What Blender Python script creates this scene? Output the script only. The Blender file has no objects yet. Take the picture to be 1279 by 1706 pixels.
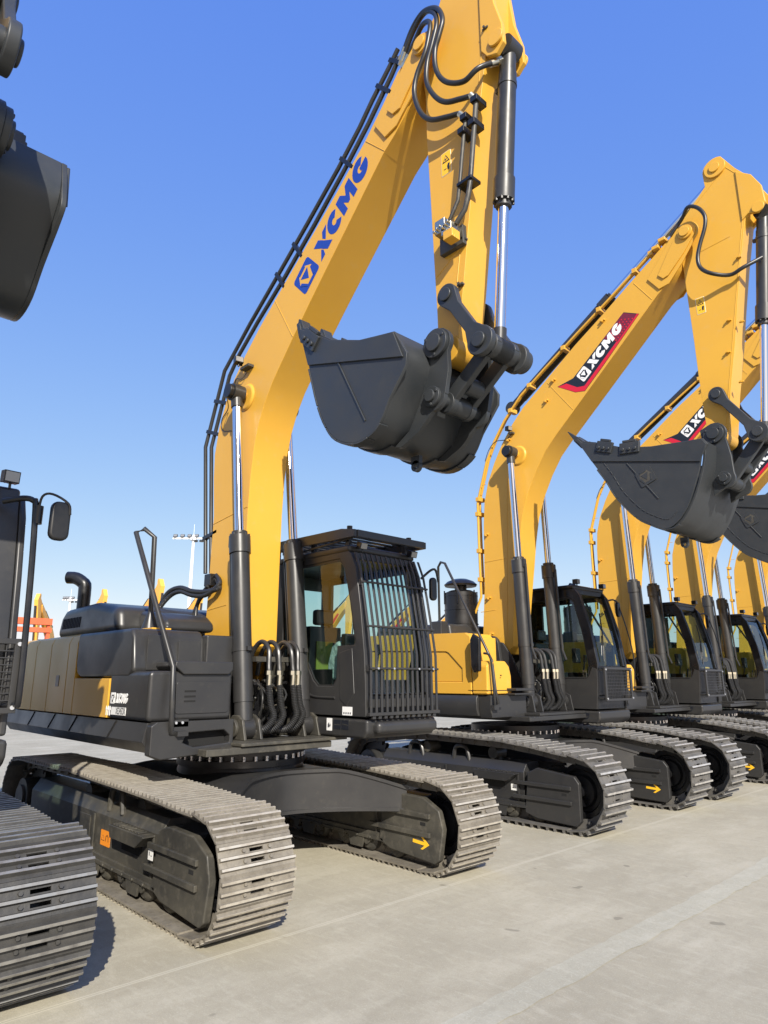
import bpy, bmesh, math, random
from math import sin, cos, pi, radians, sqrt, atan2, hypot
from mathutils import Vector, Matrix
from mathutils.geometry import tessellate_polygon
random.seed(7)
S = bpy.context.scene
COL = S.collection

# ------------------------------------------------------------------ materials
def mat(name, base, rough=.5, metal=0., spec=.5, noise=None, bump=None, coat=0.):
    m = bpy.data.materials.new(name); m.use_nodes = True
    nt = m.node_tree; b = nt.nodes['Principled BSDF']
    b.inputs['Base Color'].default_value = (*base, 1)
    b.inputs['Roughness'].default_value = rough
    b.inputs['Metallic'].default_value = metal
    b.inputs['Specular IOR Level'].default_value = spec
    if coat:
        b.inputs['Coat Weight'].default_value = coat
        b.inputs['Coat Roughness'].default_value = .12
    tc = nt.nodes.new('ShaderNodeTexCoord')
    if noise:
        # list of (scale, colour, lo, hi, strength)
        col = None
        for k, (sc, c2, lo, hi, st) in enumerate(noise):
            n = nt.nodes.new('ShaderNodeTexNoise'); n.inputs['Scale'].default_value = sc
            n.inputs['Detail'].default_value = 6; n.inputs['Roughness'].default_value = .62
            nt.links.new(tc.outputs['Object'], n.inputs['Vector'])
            r = nt.nodes.new('ShaderNodeMapRange')
            r.inputs['From Min'].default_value = lo; r.inputs['From Max'].default_value = hi
            r.inputs['To Max'].default_value = st
            nt.links.new(n.outputs['Fac'], r.inputs['Value'])
            mx = nt.nodes.new('ShaderNodeMix'); mx.data_type = 'RGBA'
            nt.links.new(r.outputs['Result'], mx.inputs['Factor'])
            if col is None: mx.inputs['A'].default_value = (*base, 1)
            else: nt.links.new(col, mx.inputs['A'])
            mx.inputs['B'].default_value = (*c2, 1)
            col = mx.outputs['Result']
            if k == 0:
                rr = nt.nodes.new('ShaderNodeMapRange')
                rr.inputs['From Min'].default_value = .3; rr.inputs['From Max'].default_value = .7
                rr.inputs['To Min'].default_value = max(.02, rough-.08); rr.inputs['To Max'].default_value = min(1, rough+.12)
                nt.links.new(n.outputs['Fac'], rr.inputs['Value'])
                nt.links.new(rr.outputs['Result'], b.inputs['Roughness'])
        nt.links.new(col, b.inputs['Base Color'])
    if bump:
        sc, st, dist = bump
        n = nt.nodes.new('ShaderNodeTexNoise'); n.inputs['Scale'].default_value = sc
        n.inputs['Detail'].default_value = 5
        nt.links.new(tc.outputs['Object'], n.inputs['Vector'])
        bp = nt.nodes.new('ShaderNodeBump'); bp.inputs['Strength'].default_value = st
        bp.inputs['Distance'].default_value = dist
        nt.links.new(n.outputs['Fac'], bp.inputs['Height']); nt.links.new(bp.outputs['Normal'], b.inputs['Normal'])
    return m

YEL = mat('yellow_paint', (.665, .365, .042), .36, spec=.4, noise=[(.8, (.61, .325, .042), .35, .7, .8), (9, (.58, .37, .13), .58, .8, .4), (45, (.52, .36, .17), .66, .84, .35)], bump=(2.0, .2, .008))
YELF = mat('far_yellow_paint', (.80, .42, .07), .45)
GRY = mat('grey_paint', (.026, .026, .027), .36, noise=[(2.2, (.036, .035, .033), .35, .7, .8), (11, (.065, .06, .05), .58, .8, .45)], bump=(4.0, .12, .003))
GRD = mat('dusty_grey_paint', (.032, .031, .028), .5, noise=[(2.5, (.085, .078, .06), .35, .68, .85), (14, (.14, .126, .10), .52, .78, .6), (50, (.16, .145, .115), .6, .85, .4)], bump=(25, .15, .002))
BKT = mat('bucket_paint', (.027, .031, .035), .42, noise=[(3, (.038, .040, .041), .35, .7, .8), (18, (.06, .058, .05), .62, .8, .5), (70, (.10, .095, .08), .68, .85, .35)], bump=(30, .1, .002))
BLK = mat('black_plastic', (.007, .007, .008), .32, noise=[(5, (.014, .014, .014), .4, .7, .7)])
RUB = mat('black_rubber', (.022, .022, .022), .38)
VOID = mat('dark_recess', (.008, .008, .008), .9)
CHR = mat('chrome', (.78, .78, .80), .10, 1.0)
STL = mat('plated_steel', (.62, .58, .46), .32, 1.0)
BOLT = mat('bright_bolt', (.75, .75, .74), .35, .8)
SHOE_T = mat('dusty_track_steel', (.17, .152, .122), .6, .2, noise=[(4, (.27, .245, .20), .35, .7, .9), (22, (.10, .085, .07), .5, .8, .75), (60, (.36, .32, .26), .55, .8, .4)], bump=(40, .4, .004))
EDGE_T = mat('worn_track_edge', (.52, .48, .40), .48, .4, noise=[(12, (.24, .20, .15), .4, .75, .8)])
SHOE_D = mat('dark_track_steel', (.045, .044, .042), .5, .2, noise=[(5, (.075, .072, .066), .35, .7, .9), (30, (.04, .04, .038), .5, .8, .7)], bump=(40, .5, .004))
EDGE_D = mat('bright_track_edge', (.34, .33, .30), .38, .6, noise=[(12, (.14, .13, .12), .45, .7, .8)])
SHOE_G = mat('painted_track_steel', (.085, .082, .076), .55, noise=[(5, (.15, .14, .125), .35, .7, .9), (25, (.05, .047, .045), .5, .8, .6)], bump=(40, .4, .004))
EDGE_G = mat('scuffed_track_edge', (.48, .46, .42), .45, .4, noise=[(14, (.25, .24, .22), .45, .7, .8)])
BLUE = mat('logo_blue', (.012, .045, .30), .4)
WHT = mat('white_decal', (.78, .78, .76), .5)
RED = mat('decal_red', (.58, .012, .03), .4)
DRED = mat('decal_dark_red', (.16, .012, .03), .45)
DBLK = mat('decal_black', (.012, .014, .02), .4)
ORG = mat('orange_decal', (.85, .28, .02), .5)
ARW = mat('arrow_yellow', (.85, .48, .02), .5)
POLE = mat('white_pole_paint', (.72, .73, .74), .5)
ORB = mat('orange_steel', (.62, .12, .045), .6, noise=[(1, (.5, .14, .06), .4, .7, .7)])
LENS = mat('lamp_lens', (.28, .28, .27), .1, .3)
HIVIS = mat('lime_seat_cover', (.16, .20, .03), .6)

def glass(name, tint, gl=.12):
    m = bpy.data.materials.new(name); m.use_nodes = True; nt = m.node_tree
    nt.nodes.remove(nt.nodes['Principled BSDF'])
    o = nt.nodes['Material Output']
    t = nt.nodes.new('ShaderNodeBsdfTransparent'); t.inputs['Color'].default_value = (*tint, 1)
    g = nt.nodes.new('ShaderNodeBsdfGlossy'); g.inputs['Roughness'].default_value = .02
    f = nt.nodes.new('ShaderNodeLayerWeight'); f.inputs['Blend'].default_value = .5
    pw = nt.nodes.new('ShaderNodeMath'); pw.operation = 'POWER'; pw.inputs[1].default_value = 4.5; nt.links.new(f.outputs['Facing'], pw.inputs[0])
    a = nt.nodes.new('ShaderNodeMath'); a.operation = 'MULTIPLY_ADD'; a.inputs[1].default_value = .9; a.inputs[2].default_value = .07
    nt.links.new(pw.outputs[0], a.inputs[0])
    x = nt.nodes.new('ShaderNodeMixShader')
    nt.links.new(a.outputs[0], x.inputs[0]); nt.links.new(t.outputs[0], x.inputs[1]); nt.links.new(g.outputs[0], x.inputs[2])
    nt.links.new(x.outputs[0], o.inputs['Surface'])
    return m
GLS = glass('green_tinted_glass', (.70, .84, .80))

# ------------------------------------------------------------------ mesh builder
SPLIT = {'lever_pin', 'boom_head_plate', 'pipe_clamp', 'guard_rib', 'pin_boss', 'pin_cap', 'cylinder_lug', 'arm_boss', 'bucket_pin', 'vent_slot', 'skirt_slit',
         'tank_panel', 'step_plate', 'pressed_rib', 'side_band', 'arm_pin', 'control_console', 'guard_cap', 'guard_bolt', 'grille_bolt', 'front_step', 'panel_gap', 'crossarm',
         'cylinder_bracket', 'frame_plate', 'rail_bolt', 'cab_pillar'}
class MB:
    def __init__(s): s.v = []; s.f = []; s.m = []; s.mats = []; s.cur = 0
    def use(s, m):
        if m not in s.mats: s.mats.append(m)
        s.cur = s.mats.index(m); return s
    def add(s, vs, fs):
        n = len(s.v); s.v += [tuple(p) for p in vs]
        for f in fs: s.f.append([n+i for i in f]); s.m.append(s.cur)
        return s
    def box(s, a, b, M=None):
        x0, y0, z0 = [min(p, q) for p, q in zip(a, b)]; x1, y1, z1 = [max(p, q) for p, q in zip(a, b)]
        vs = [(x0,y0,z0),(x1,y0,z0),(x1,y1,z0),(x0,y1,z0),(x0,y0,z1),(x1,y0,z1),(x1,y1,z1),(x0,y1,z1)]
        if M is not None: vs = [tuple(M @ Vector(p)) for p in vs]
        return s.add(vs, [(0,3,2,1),(4,5,6,7),(0,1,5,4),(1,2,6,5),(2,3,7,6),(3,0,4,7)])
    def beam(s, p0, p1, w, h, up=(0,0,1)):
        p0 = Vector(p0); p1 = Vector(p1); d = (p1-p0); L = d.length; d.normalize()
        r = d.cross(Vector(up))
        if r.length < 1e-4: r = d.cross(Vector((1,0,0)))
        r.normalize(); u = r.cross(d)
        vs = []
        for q in (p0, p1):
            for a, b in ((-1,-1),(1,-1),(1,1),(-1,1)): vs.append(q + r*a*w/2 + u*b*h/2)
        return s.add(vs, [(0,1,2,3),(7,6,5,4),(0,4,5,1),(1,5,6,2),(2,6,7,3),(3,7,4,0)])
    def cyl(s, p0, p1, r0, r1=None, n=20, caps=True):
        if r1 is None: r1 = r0
        p0 = Vector(p0); p1 = Vector(p1); d = (p1-p0).normalized()
        a = d.orthogonal().normalized(); b = d.cross(a)
        vs = []
        for q, r in ((p0, r0), (p1, r1)):
            for i in range(n):
                t = 2*pi*i/n; vs.append(q + a*cos(t)*r + b*sin(t)*r)
        fs = [(i, (i+1) % n, n+(i+1) % n, n+i) for i in range(n)]
        if caps: fs += [tuple(range(n))[::-1], tuple(range(n, 2*n))]
        return s.add(vs, fs)
    def lathe(s, c, axis, prof, n=24):
        # prof list of (distance along axis, radius)
        for (a, ra), (b, rb) in zip(prof[:-1], prof[1:]):
            ax = Vector(axis).normalized(); c_ = Vector(c)
            if abs(a-b) < 1e-6:
                s.ringdisc(c_+ax*a, ax, ra, rb, n); continue
            s.cyl(c_+ax*a, c_+ax*b, max(ra, 1e-4), max(rb, 1e-4), n, caps=False)
        return s
    def ringdisc(s, c, ax, ra, rb, n):
        a = ax.orthogonal().normalized(); b = ax.cross(a); vs = []
        for r in (ra, rb):
            for i in range(n):
                t = 2*pi*i/n; vs.append(c + a*cos(t)*r + b*sin(t)*r)
        s.add(vs, [(i, (i+1) % n, n+(i+1) % n, n+i) for i in range(n)])
    def tube(s, pts, r, n=10, sub=4, smooth=True, ribs=0., rib_n=0):
        P = [Vector(p) for p in pts]
        if smooth and len(P) > 2:
            Q = []
            E = [P[0]*2-P[1]] + P + [P[-1]*2-P[-2]]
            for i in range(1, len(E)-2):
                a, b, c, d = E[i-1:i+3]
                for k in range(sub):
                    t = k/sub
                    Q.append(.5*((2*b)+(c-a)*t+(2*a-5*b+4*c-d)*t*t+(3*b-a-3*c+d)*t**3))
            Q.append(P[-1]); P = Q
        if ribs:
            # resample densely and modulate the radius
            L = [0]
            for a, b in zip(P[:-1], P[1:]): L.append(L[-1]+(b-a).length)
            N = max(4, int(L[-1]/rib_n)*2); Q = []
            for k in range(N+1):
                t = L[-1]*k/N; i = 0
                while i < len(L)-2 and L[i+1] < t: i += 1
                w = (t-L[i])/max(1e-9, L[i+1]-L[i]); Q.append(P[i].lerp(P[i+1], w))
            P = Q
        n0 = len(s.v); a = None; vs = []
        for i, p in enumerate(P):
            d = (P[min(i+1, len(P)-1)]-P[max(i-1, 0)]).normalized()
            if a is None: a = d.orthogonal().normalized()
            a = (a - d*a.dot(d)).normalized(); b = d.cross(a)
            rr = r*(1+ribs*(1 if i % 2 else -1)) if ribs else r
            for k in range(n):
                t = 2*pi*k/n; vs.append(p + a*cos(t)*rr + b*sin(t)*rr)
        fs = []
        for i in range(len(P)-1):
            for k in range(n): fs.append((i*n+k, i*n+(k+1) % n, (i+1)*n+(k+1) % n, (i+1)*n+k))
        fs += [tuple(range(n))[::-1], tuple(range((len(P)-1)*n, len(P)*n))]
        return s.add(vs, fs)
    def panel(s, outer, holes, fn, t0, t1):
        # outline (with holes) in (u, v), placed by fn(u, v, w), thick from w=t0 to w=t1
        loops = [list(outer)] + [list(h) for h in holes]
        def area(l): return sum(l[i][0]*l[(i+1) % len(l)][1]-l[(i+1) % len(l)][0]*l[i][1] for i in range(len(l)))
        if area(loops[0]) < 0: loops[0].reverse()
        for h in loops[1:]:
            if area(h) > 0: h.reverse()
        tri = tessellate_polygon([[Vector((u, v, 0)) for u, v in l] for l in loops])
        flat = [p for l in loops for p in l]; n = len(flat)
        vs = [fn(u, v, t0) for u, v in flat] + [fn(u, v, t1) for u, v in flat]
        fs = []
        if holes:
            for a, b, c in tri:
                pa, pb, pc = flat[a], flat[b], flat[c]
                ar = (pb[0]-pa[0])*(pc[1]-pa[1])-(pc[0]-pa[0])*(pb[1]-pa[1])
                if ar < 0: b, c = c, b
                fs += [(a, b, c), (n+c, n+b, n+a)]
        else:
            fs += [tuple(range(n)), tuple(range(2*n-1, n-1, -1))]
        k = 0
        for l in loops:
            m = len(l)
            for i in range(m):
                a, b = k+i, k+(i+1) % m; fs.append((a, n+a, n+b, b))
            k += m
        return s.add(vs, fs)
    def prism(s, prof, y0, y1, holes=()):      # outline in X-Z, thick along Y
        return s.panel(prof, holes, lambda u, v, w: (u, w, v), y0, y1)
    def prismx(s, prof, x0, x1, holes=()):     # outline in Y-Z, thick along X
        return s.panel(prof, holes, lambda u, v, w: (w, u, v), x0, x1)
    def prismz(s, prof, z0, z1, holes=()):
        return s.panel(prof, holes, lambda u, v, w: (u, v, w), z0, z1)
    def build(s, name, m=None, parent=None, bevel=0, seg=2, ang=35):
        if name in SPLIT:
            if m is not None and not s.mats: s.mats.append(m)
            out = [q._build(name, None, parent, bevel, seg, ang) for q in s.clusters()]
            return out[0]
        return s._build(name, m, parent, bevel, seg, ang)
    def clusters(s):
        # connected pieces, joined where their boxes touch, each as a builder of its own
        par = list(range(len(s.v)))
        def find(i):
            while par[i] != i: par[i] = par[par[i]]; i = par[i]
            return i
        for f in s.f:
            a = find(f[0])
            for i in f[1:]: par[find(i)] = a
        comp = {}
        for i in range(len(s.v)): comp.setdefault(find(i), []).append(i)
        cs = []
        for vs in comp.values():
            P = [s.v[i] for i in vs]
            cs.append([set(vs), [min(p[k] for p in P)-.001 for k in range(3)], [max(p[k] for p in P)+.001 for k in range(3)]])
        merged = True
        while merged:
            merged = False
            for i in range(len(cs)):
                for j in range(i+1, len(cs)):
                    a, b = cs[i], cs[j]
                    if all(a[1][k] <= b[2][k] and b[1][k] <= a[2][k] for k in range(3)):
                        a[0] |= b[0]; a[1] = [min(p, q) for p, q in zip(a[1], b[1])]; a[2] = [max(p, q) for p, q in zip(a[2], b[2])]
                        cs.pop(j); merged = True; break
                if merged: break
        out = []
        for c in cs:
            q = MB(); q.mats = list(s.mats); idx = sorted(c[0]); mp = {v: k for k, v in enumerate(idx)}
            q.v = [s.v[i] for i in idx]
            for f, mm in zip(s.f, s.m):
                if f[0] in c[0]: q.f.append([mp[i] for i in f]); q.m.append(mm)
            out.append(q)
        return out
    def _build(s, name, m=None, parent=None, bevel=0, seg=2, ang=35):
        if m is not None and not s.mats: s.mats.append(m)
        me = bpy.data.meshes.new(name); me.from_pydata(s.v, [], s.f)
        for x in s.mats: me.materials.append(x)
        for p, k in zip(me.polygons, s.m): p.material_index = k
        bm = bmesh.new(); bm.from_mesh(me)
        bmesh.ops.recalc_face_normals(bm, faces=bm.faces[:]); bm.to_mesh(me); bm.free()
        for p in me.polygons: p.use_smooth = True
        me.set_sharp_from_angle(angle=radians(ang))
        o = bpy.data.objects.new(name, me); COL.objects.link(o)
        if parent is not None: o.parent = parent
        if bevel:
            b = o.modifiers.new('bevel', 'BEVEL'); b.width = bevel; b.segments = seg
            b.limit_method = 'ANGLE'; b.angle_limit = radians(38); b.harden_normals = True
        return o

def disc(cx, cz, r, a0=0, a1=360, n=16):
    return [(cx+r*cos(radians(a0+(a1-a0)*i/n)), cz+r*sin(radians(a0+(a1-a0)*i/n))) for i in range(n+(0 if a1-a0 == 360 else 1))]
def rrect(x0, z0, x1, z1, r, n=4):
    out = []
    for cx, cz, a in ((x1-r, z1-r, 0), (x0+r, z1-r, 90), (x0+r, z0+r, 180), (x1-r, z0+r, 270)):
        for i in range(n+1):
            t = radians(a+90*i/n); out.append((cx+r*cos(t), cz+r*sin(t)))
    return out

def empty(name, loc, label, cat, group=None):
    o = bpy.data.objects.new(name, None); COL.objects.link(o); o.location = loc
    o.empty_display_size = .3; o['label'] = label; o['category'] = cat
    if group: o['group'] = group
    return o
def copy_tree(o, parent=None):
    c = o.copy(); COL.objects.link(c)
    if parent is not None: c.parent = parent
    for ch in list(o.children): copy_tree(ch, c)
    return c

# ------------------------------------------------------------------ lettering (polygons in a unit-high box)
def arc_shape(cx, cy, rx, ry, ix, iy, a0, a1, n=18):
    o = [(cx+rx*cos(radians(a0+(a1-a0)*i/n)), cy+ry*sin(radians(a0+(a1-a0)*i/n))) for i in range(n+1)]
    i_ = [(cx+ix*cos(radians(a1+(a0-a1)*i/n)), cy+iy*sin(radians(a1+(a0-a1)*i/n))) for i in range(n+1)]
    return o+i_
def letters(h, x0=0.):
    out = []; sh = .22
    def put(poly, dx, w): out.append([((x0+dx+u*w + sh*v*1.)*h, v*h) for u, v in poly])
    put([(0,1),(.45,1),(.66,.68),(.70,.60),(1.12,0),(.66,0),(.42,.36),(.40,.42)], 0, .95)          # X, heavy stroke
    put([(.70,.74),(.88,1),(1.30,1),(.84,.50)], 0, .95)
    put([(-.02,0),(.38,0),(.44,.26),(.33,.44)], 0, .95)
    put(arc_shape(.56, .5, .56, .53, .17, .17, 42, 322), 1.10, .95)                     # C
    put([(0,0),(0,1),(.42,1),(.66,.60),(.90,1),(1.30,1),(1.30,0),(.93,0),(.93,.50),(.73,.16),(.57,.16),(.37,.50),(.37,0)], 2.16, .95)   # M
    put(arc_shape(.58, .5, .58, .53, .18, .17, 40, 345), 3.48, .95)                     # G
    put([(.58,.57),(1.15,.57),(1.15,.36),(.58,.36)], 3.48, .95)
    return out
EMB_SQ = rrect(0, 0, 1, 1, .12)
EMB_HEX = [(.5+.40*cos(radians(a)), .5+.40*sin(radians(a))) for a in (0, 60, 120, 180, 240, 300)]
EMB_TRI = [(.5+.27*cos(radians(a)), .54+.27*sin(radians(a))) for a in (30, 150, 270)]
EMB_SLITS = [[(.09,.50),(.20,.52),(.33,.16),(.26,.12)], [(.91,.50),(.80,.52),(.67,.16),(.74,.12)], [(.27,.88),(.33,.78),(.67,.78),(.73,.88)]]
def decal(name, parent, o, u, v, n, shapes, label=None):
    # shapes: (polygon, material, layer); o/u/v/n vectors in the machine's frame
    mb = MB(); o, u, v, n = map(Vector, (o, u, v, n))
    for idx, (poly, m, lay) in enumerate(shapes):
        mb.use(m); lift = .00004*(idx % 20)
        mb.panel(poly, [], lambda a, b, w: o+u*a+v*b+n*w, -.0005-.0001*lay-lift, .0016*lay+lift)
    ob = mb.build(name, None, parent)
    if label: ob['label'] = label
    return ob
def emblem(h, x, y, sq, ring):
    sc = lambda P: [(x+a*h, y+b*h) for a, b in P]
    return [(sc(EMB_SQ), sq, 1), (sc(EMB_HEX), ring, 2), (sc(EMB_TRI), sq, 3)] + [(sc(q), sq, 3) for q in EMB_SLITS]

# ------------------------------------------------------------------ crawler track
def belt_points(Xf, rf, Xr, rr, top):
    P = [(x, 0.) for x in [(-Xr + (Xf+Xr)*i/20) for i in range(21)]]
    P += [(Xf+rf*cos(radians(a)), rf+rf*sin(radians(a))) for a in range(-84, 73, 6)]
    P += top
    P += [(-Xr+rr*cos(radians(a)), rr+rr*sin(radians(a))) for a in range(108, 268, 6)]
    return [Vector((x, 0, z)) for x, z in P]
def resample(P, N):
    P = P+[P[0]]; L = [0]
    for a, b in zip(P[:-1], P[1:]): L.append(L[-1]+(b-a).length)
    out = []; i = 0
    for k in range(N):
        t = L[-1]*(k+.5)/N
        while L[i+1] < t: i += 1
        out.append(P[i].lerp(P[i+1], (t-L[i])/(L[i+1]-L[i])))
    return out, L[-1]/N
def make_track(root, s, cfg):
    yc = s*cfg['g']/2; w = cfg['shoe_w']/2
    P = belt_points(cfg['Xf'], cfg['rf'], cfg['Xr'], cfg['rr'], cfg['top'])
    C, pitch = resample(P, cfg['N'])
    mb = MB(); gh = cfg['gh']; n = len(C)
    for i in range(n):
        a = C[(i-1) % n]; b = C[(i+1) % n]; t = (b-a).normalized()
        nrm = Vector((t.z, 0, -t.x))      # outward of the loop (bottom run travels +X, outward is down)
        M = Matrix(((t.x, 0, nrm.x, C[i].x), (0, 1, 0, yc), (t.z, 0, nrm.z, C[i].z), (0, 0, 0, 1)))
        jit = 1+random.uniform(-.015, .015)
        h = pitch*.5*.985*jit; pb = -gh-.014; pt = -gh
        mb.use(cfg['shoe'])
        mb.box((-h, -w, pb), (h, -.055, pt), M); mb.box((-h, .055, pb), (h, w, pt), M)
        for u0, u1 in ((-h, -.205*pitch), (-.105*pitch, .105*pitch), (.205*pitch, h)): mb.box((u0, -.0545, pb), (u1, .0545, pt), M)
        bars = cfg['bars']; bw = cfg['bw']
        for q in bars:
            x = q*pitch; mb.use(cfg['shoe'])
            mb.panel([(x-bw*.9, pt), (x+bw*.9, pt), (x+bw*.5, -.004), (x-bw*.5, -.004)], [], lambda u, v, y: M @ Vector((u, y, v)), -w+.002, w-.002)
            mb.use(cfg['edge'])
            mb.box((x-bw*.5, -w+.003, -.0035), (x+bw*.5, w-.003, 0), M)
        for bx in (-.155, .155):
            for by in (-.105, .105):
                mb.use(cfg['shoe']); c0 = M @ Vector((bx*pitch, by, pt-.001)); c1 = M @ Vector((bx*pitch, by, pt+.014))
                mb.cyl(c0, c1, .014, .013, 6)
        mb.use(cfg['shoe'])
        for by in (-.085, .085):      # chain links under the plate
            mb.box((-h*1.02, by-.017, pb-.10), (h*.92, by+.017, pb-.001), M)
        mb.cyl(M @ Vector((h, -.13, pb-.055)), M @ Vector((h, .13, pb-.055)), .022, n=8)
    tr = mb.build('crawler_track', None, root)
    return tr
def make_frame(root, s, cfg):
    yc = s*cfg['g']/2; G = cfg['grey_u']
    k = 1 if cfg['kind'] == 'A' else 1.0
    mb = MB()
    # long beam: body with a sloping top, flange along the bottom
    zb, zt = (.20, .70) if cfg['kind'] != 'B' else (.22, .74)
    for (ya, yb) in ((-.20, .20),):
        prof = [(-.20, zb), (.20, zb), (.20, zt-.13), (.12, zt-.02), (-.12, zt-.02), (-.20, zt-.13)]
        mb.prismx([(yc+a, b) for a, b in prof], -cfg['Xr']+.35, 1.10)
    mb.box((-cfg['Xr']+.30, yc-.235, zb-.022), (1.14, yc+.235, zb+.01))
    for yy in (-.21, .21):
        mb.box((-cfg['Xr']+.4, yc+yy-.012, zb-.02), (1.12, yc+yy+.012, zb+.05))
    for sg in (-1, 1):
        for i in range(15):
            x = -cfg['Xr']+.55+i*.2
            if x < 1.0: mb.cyl((x, yc+sg*.2345, zb-.006), (x, yc+sg*.248, zb-.006), .014, n=6)
        for x in (-.95, -.1, .72):
            mb.prism([(x-.13, zb-.02), (x+.13, zb-.02), (x+.09, .075), (x-.09, .075)], yc+sg*.205, yc+sg*.225)
        mb.prism([(-.62, zb+.06), (-.30, zb+.06), (-.30, zt-.17), (-.62, zt-.17)], yc+sg*.2002, yc+sg*.208)
        for x in (-.22, 1.0): mb.box((x, yc+sg*.2002, zb+.03), (x+.03, yc+sg*.215, zt-.14))
    for i in range(6): mb.cyl((-.9+i*.32, yc+.05, zt-.021), (-.9+i*.32, yc+.05, zt-.004), .018, n=6)
    fr = mb.build('track_frame', G, root, bevel=.010)
    # idler guard at the front: two shaped side plates with a box top
    mb = MB()
    gp = [(1.08, .19), (1.14, .62), (1.30, .665), (1.70, .655), (1.90, .56), (1.95, .40), (1.90, .13), (1.84, .09), (1.24, .13)]
    if cfg['kind'] == 'B': gp = [(1.12, .15), (1.18, .62), (1.32, .69), (1.84, .635), (1.90, .56), (1.90, .14), (1.84, .08), (1.30, .10)]
    for sg in (-1, 1):
        mb.prism(gp, yc+sg*.17, yc+sg*.235)
    mb.box((1.10, yc-.17, .50), (1.50, yc+.17, .625))
    g = mb.build('idler_guard', G, root, bevel=.014)
    rb = MB(); rb.use(G)
    for sg in (-1, 1):
        for zz, x0, x1 in ((.475, 1.02, 1.80), (.31, .96, 1.80)):
            rb.box((x0, yc+sg*.2352, zz), (x1, yc+sg*.262, zz+.045))
        rb.use(VOID); rb.box((1.66, yc+sg*.234, .405), (1.73, yc+sg*.2372, .435)); rb.use(G)
    r = rb.build('guard_rib', None, g, bevel=.006)
    # rollers
    for x in [1.27-.40*i for i in range(8 if cfg['Xr'] > 2 else 7)]:
        m = MB()
        m.lathe((x, yc, .165), (0, 1, 0), [(-.19, .05), (-.19, .09), (-.16, .118), (-.06, .118), (-.05, .085), (.05, .085), (.06, .118), (.16, .118), (.19, .09), (.19, .05)], 18)
        m.cyl((x, yc-.215, .165), (x, yc+.215, .165), .052, n=10)
        m.box((x-.07, yc-.21, .15), (x+.07, yc-.195, .22)); m.box((x-.07, yc+.195, .15), (x+.07, yc+.21, .22))
        m.build('bottom_roller', GRD, fr)
    for x in (-.65, .55):
        m = MB(); zt_ = cfg['carrier_z']
        m.cyl((x, yc-.11, zt_), (x, yc+.11, zt_), .075, n=16); m.box((x-.05, yc-.03, .6), (x+.05, yc+.03, zt_))
        m.build('carrier_roller', GRD, fr)
    # idler
    m = MB(); xi = cfg['Xf']; r0 = cfg['rf']-.16
    m.lathe((xi, yc, cfg['rf']), (0, 1, 0), [(-.09, .06), (-.09, .17), (-.05, .19), (-.05, r0-.07), (-.08, r0-.05), (-.08, r0), (-.03, r0), (-.03, r0+.02), (.03, r0+.02), (.03, r0), (.08, r0), (.08, r0-.05), (.05, r0-.07), (.05, .19), (.09, .17), (.09, .06)], 32)
    m.cyl((xi, yc-.17, cfg['rf']), (xi, yc+.17, cfg['rf']), .07, n=14)
    m.build('idler_wheel', BLK, root)
    # sprocket
    m = MB(); xr = -cfg['Xr']; rr = cfg['rr']; out = []
    for i in range(21):
        for da, dr in ((-6, -.17), (-3, -.11), (3, -.11), (6, -.17)):
            a = radians(i*360/21+da); out.append((xr+(rr+dr)*cos(a), rr+(rr+dr)*sin(a)))
    m.prism(out, yc-.035, yc+.035)
    m.cyl((xr, yc-.20, rr), (xr, yc+.20, rr), .20, n=24); m.cyl((xr, yc-.23, rr), (xr, yc+.23, rr), .13, n=20)
    m.build('sprocket', cfg['grey_u'], root)
    # lifting handles and step on the outer side
    so = s
    hx = (.16,) if cfg['kind'] != 'B' else (.02, -.85)
    for h0 in hx:
        m = MB(); y = yc+so*(.13 if cfg['kind'] == 'B' else .165)
        zt0 = zt-.06
        m.tube([(h0-.14, y, zt0-.03), (h0-.12, y, zt0+.10), (h0-.07, y, zt0+.17), (h0+.07, y, zt0+.17), (h0+.12, y, zt0+.10), (h0+.15, y, zt0-.03)], .028, 8, 3)
        m.build('lifting_handle', cfg['grey_u'], fr)
    m = MB(); y0 = yc+so*.20; y1 = yc+so*.31
    zs = zt-.24
    m.prism([(.40, zs), (.90, zs), (1.04, zs+.09), (1.02, zs+.10), (.36, zs+.10)], y0, y1)
    for i in range(9): m.box((.42+i*.06, y0+so*.02, zs+.10), (.445+i*.06, y1-so*.012, zs+.115))
    m.build('foot_step', cfg['grey_u'], fr, bevel=.006)
    m = MB(); m.use(VOID).box((.42, yc+so*.2005, zs-.10), (.80, yc+so*.2035, zs-.005)); m.build('slot', None, fr)
    # stickers and arrow
    if cfg['kind'] == 'A' and s < 0:
        yy = yc-.2012
        sh = [(rrect(0, 0, .13, .125, .008), ORG, 1), ([(.012, .04), (.055, .04), (.034, .085)], DBLK, 2), ([(.019, .0445), (.048, .0445), (.034, .077)], ORG, 3),
              ([(.070, .04), (.074, .04), (.077, .075), (.09, .09), (.103, .075), (.106, .04), (.110, .04), (.107, .08), (.09, .096), (.073, .08)], DBLK, 2)]
        decal('warning_sticker', fr, (-.04, yy, .325), (1.6, 0, 0), (0, 0, 1), (0, -1, 0), sh, 'orange warning sticker with black symbols')
        decal('white_tag', fr, (1.00, yc-.236, .385), (1, 0, 0), (0, 0, 1), (0, -1, 0), [(rrect(0, 0, .085, .085, .004), WHT, 1), ([(.02, .03), (.028, .03), (.028, .06), (.02, .06)], DBLK, 2), ([(.05, .03), (.066, .03), (.066, .036), (.05, .036)], DBLK, 2)])
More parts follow.
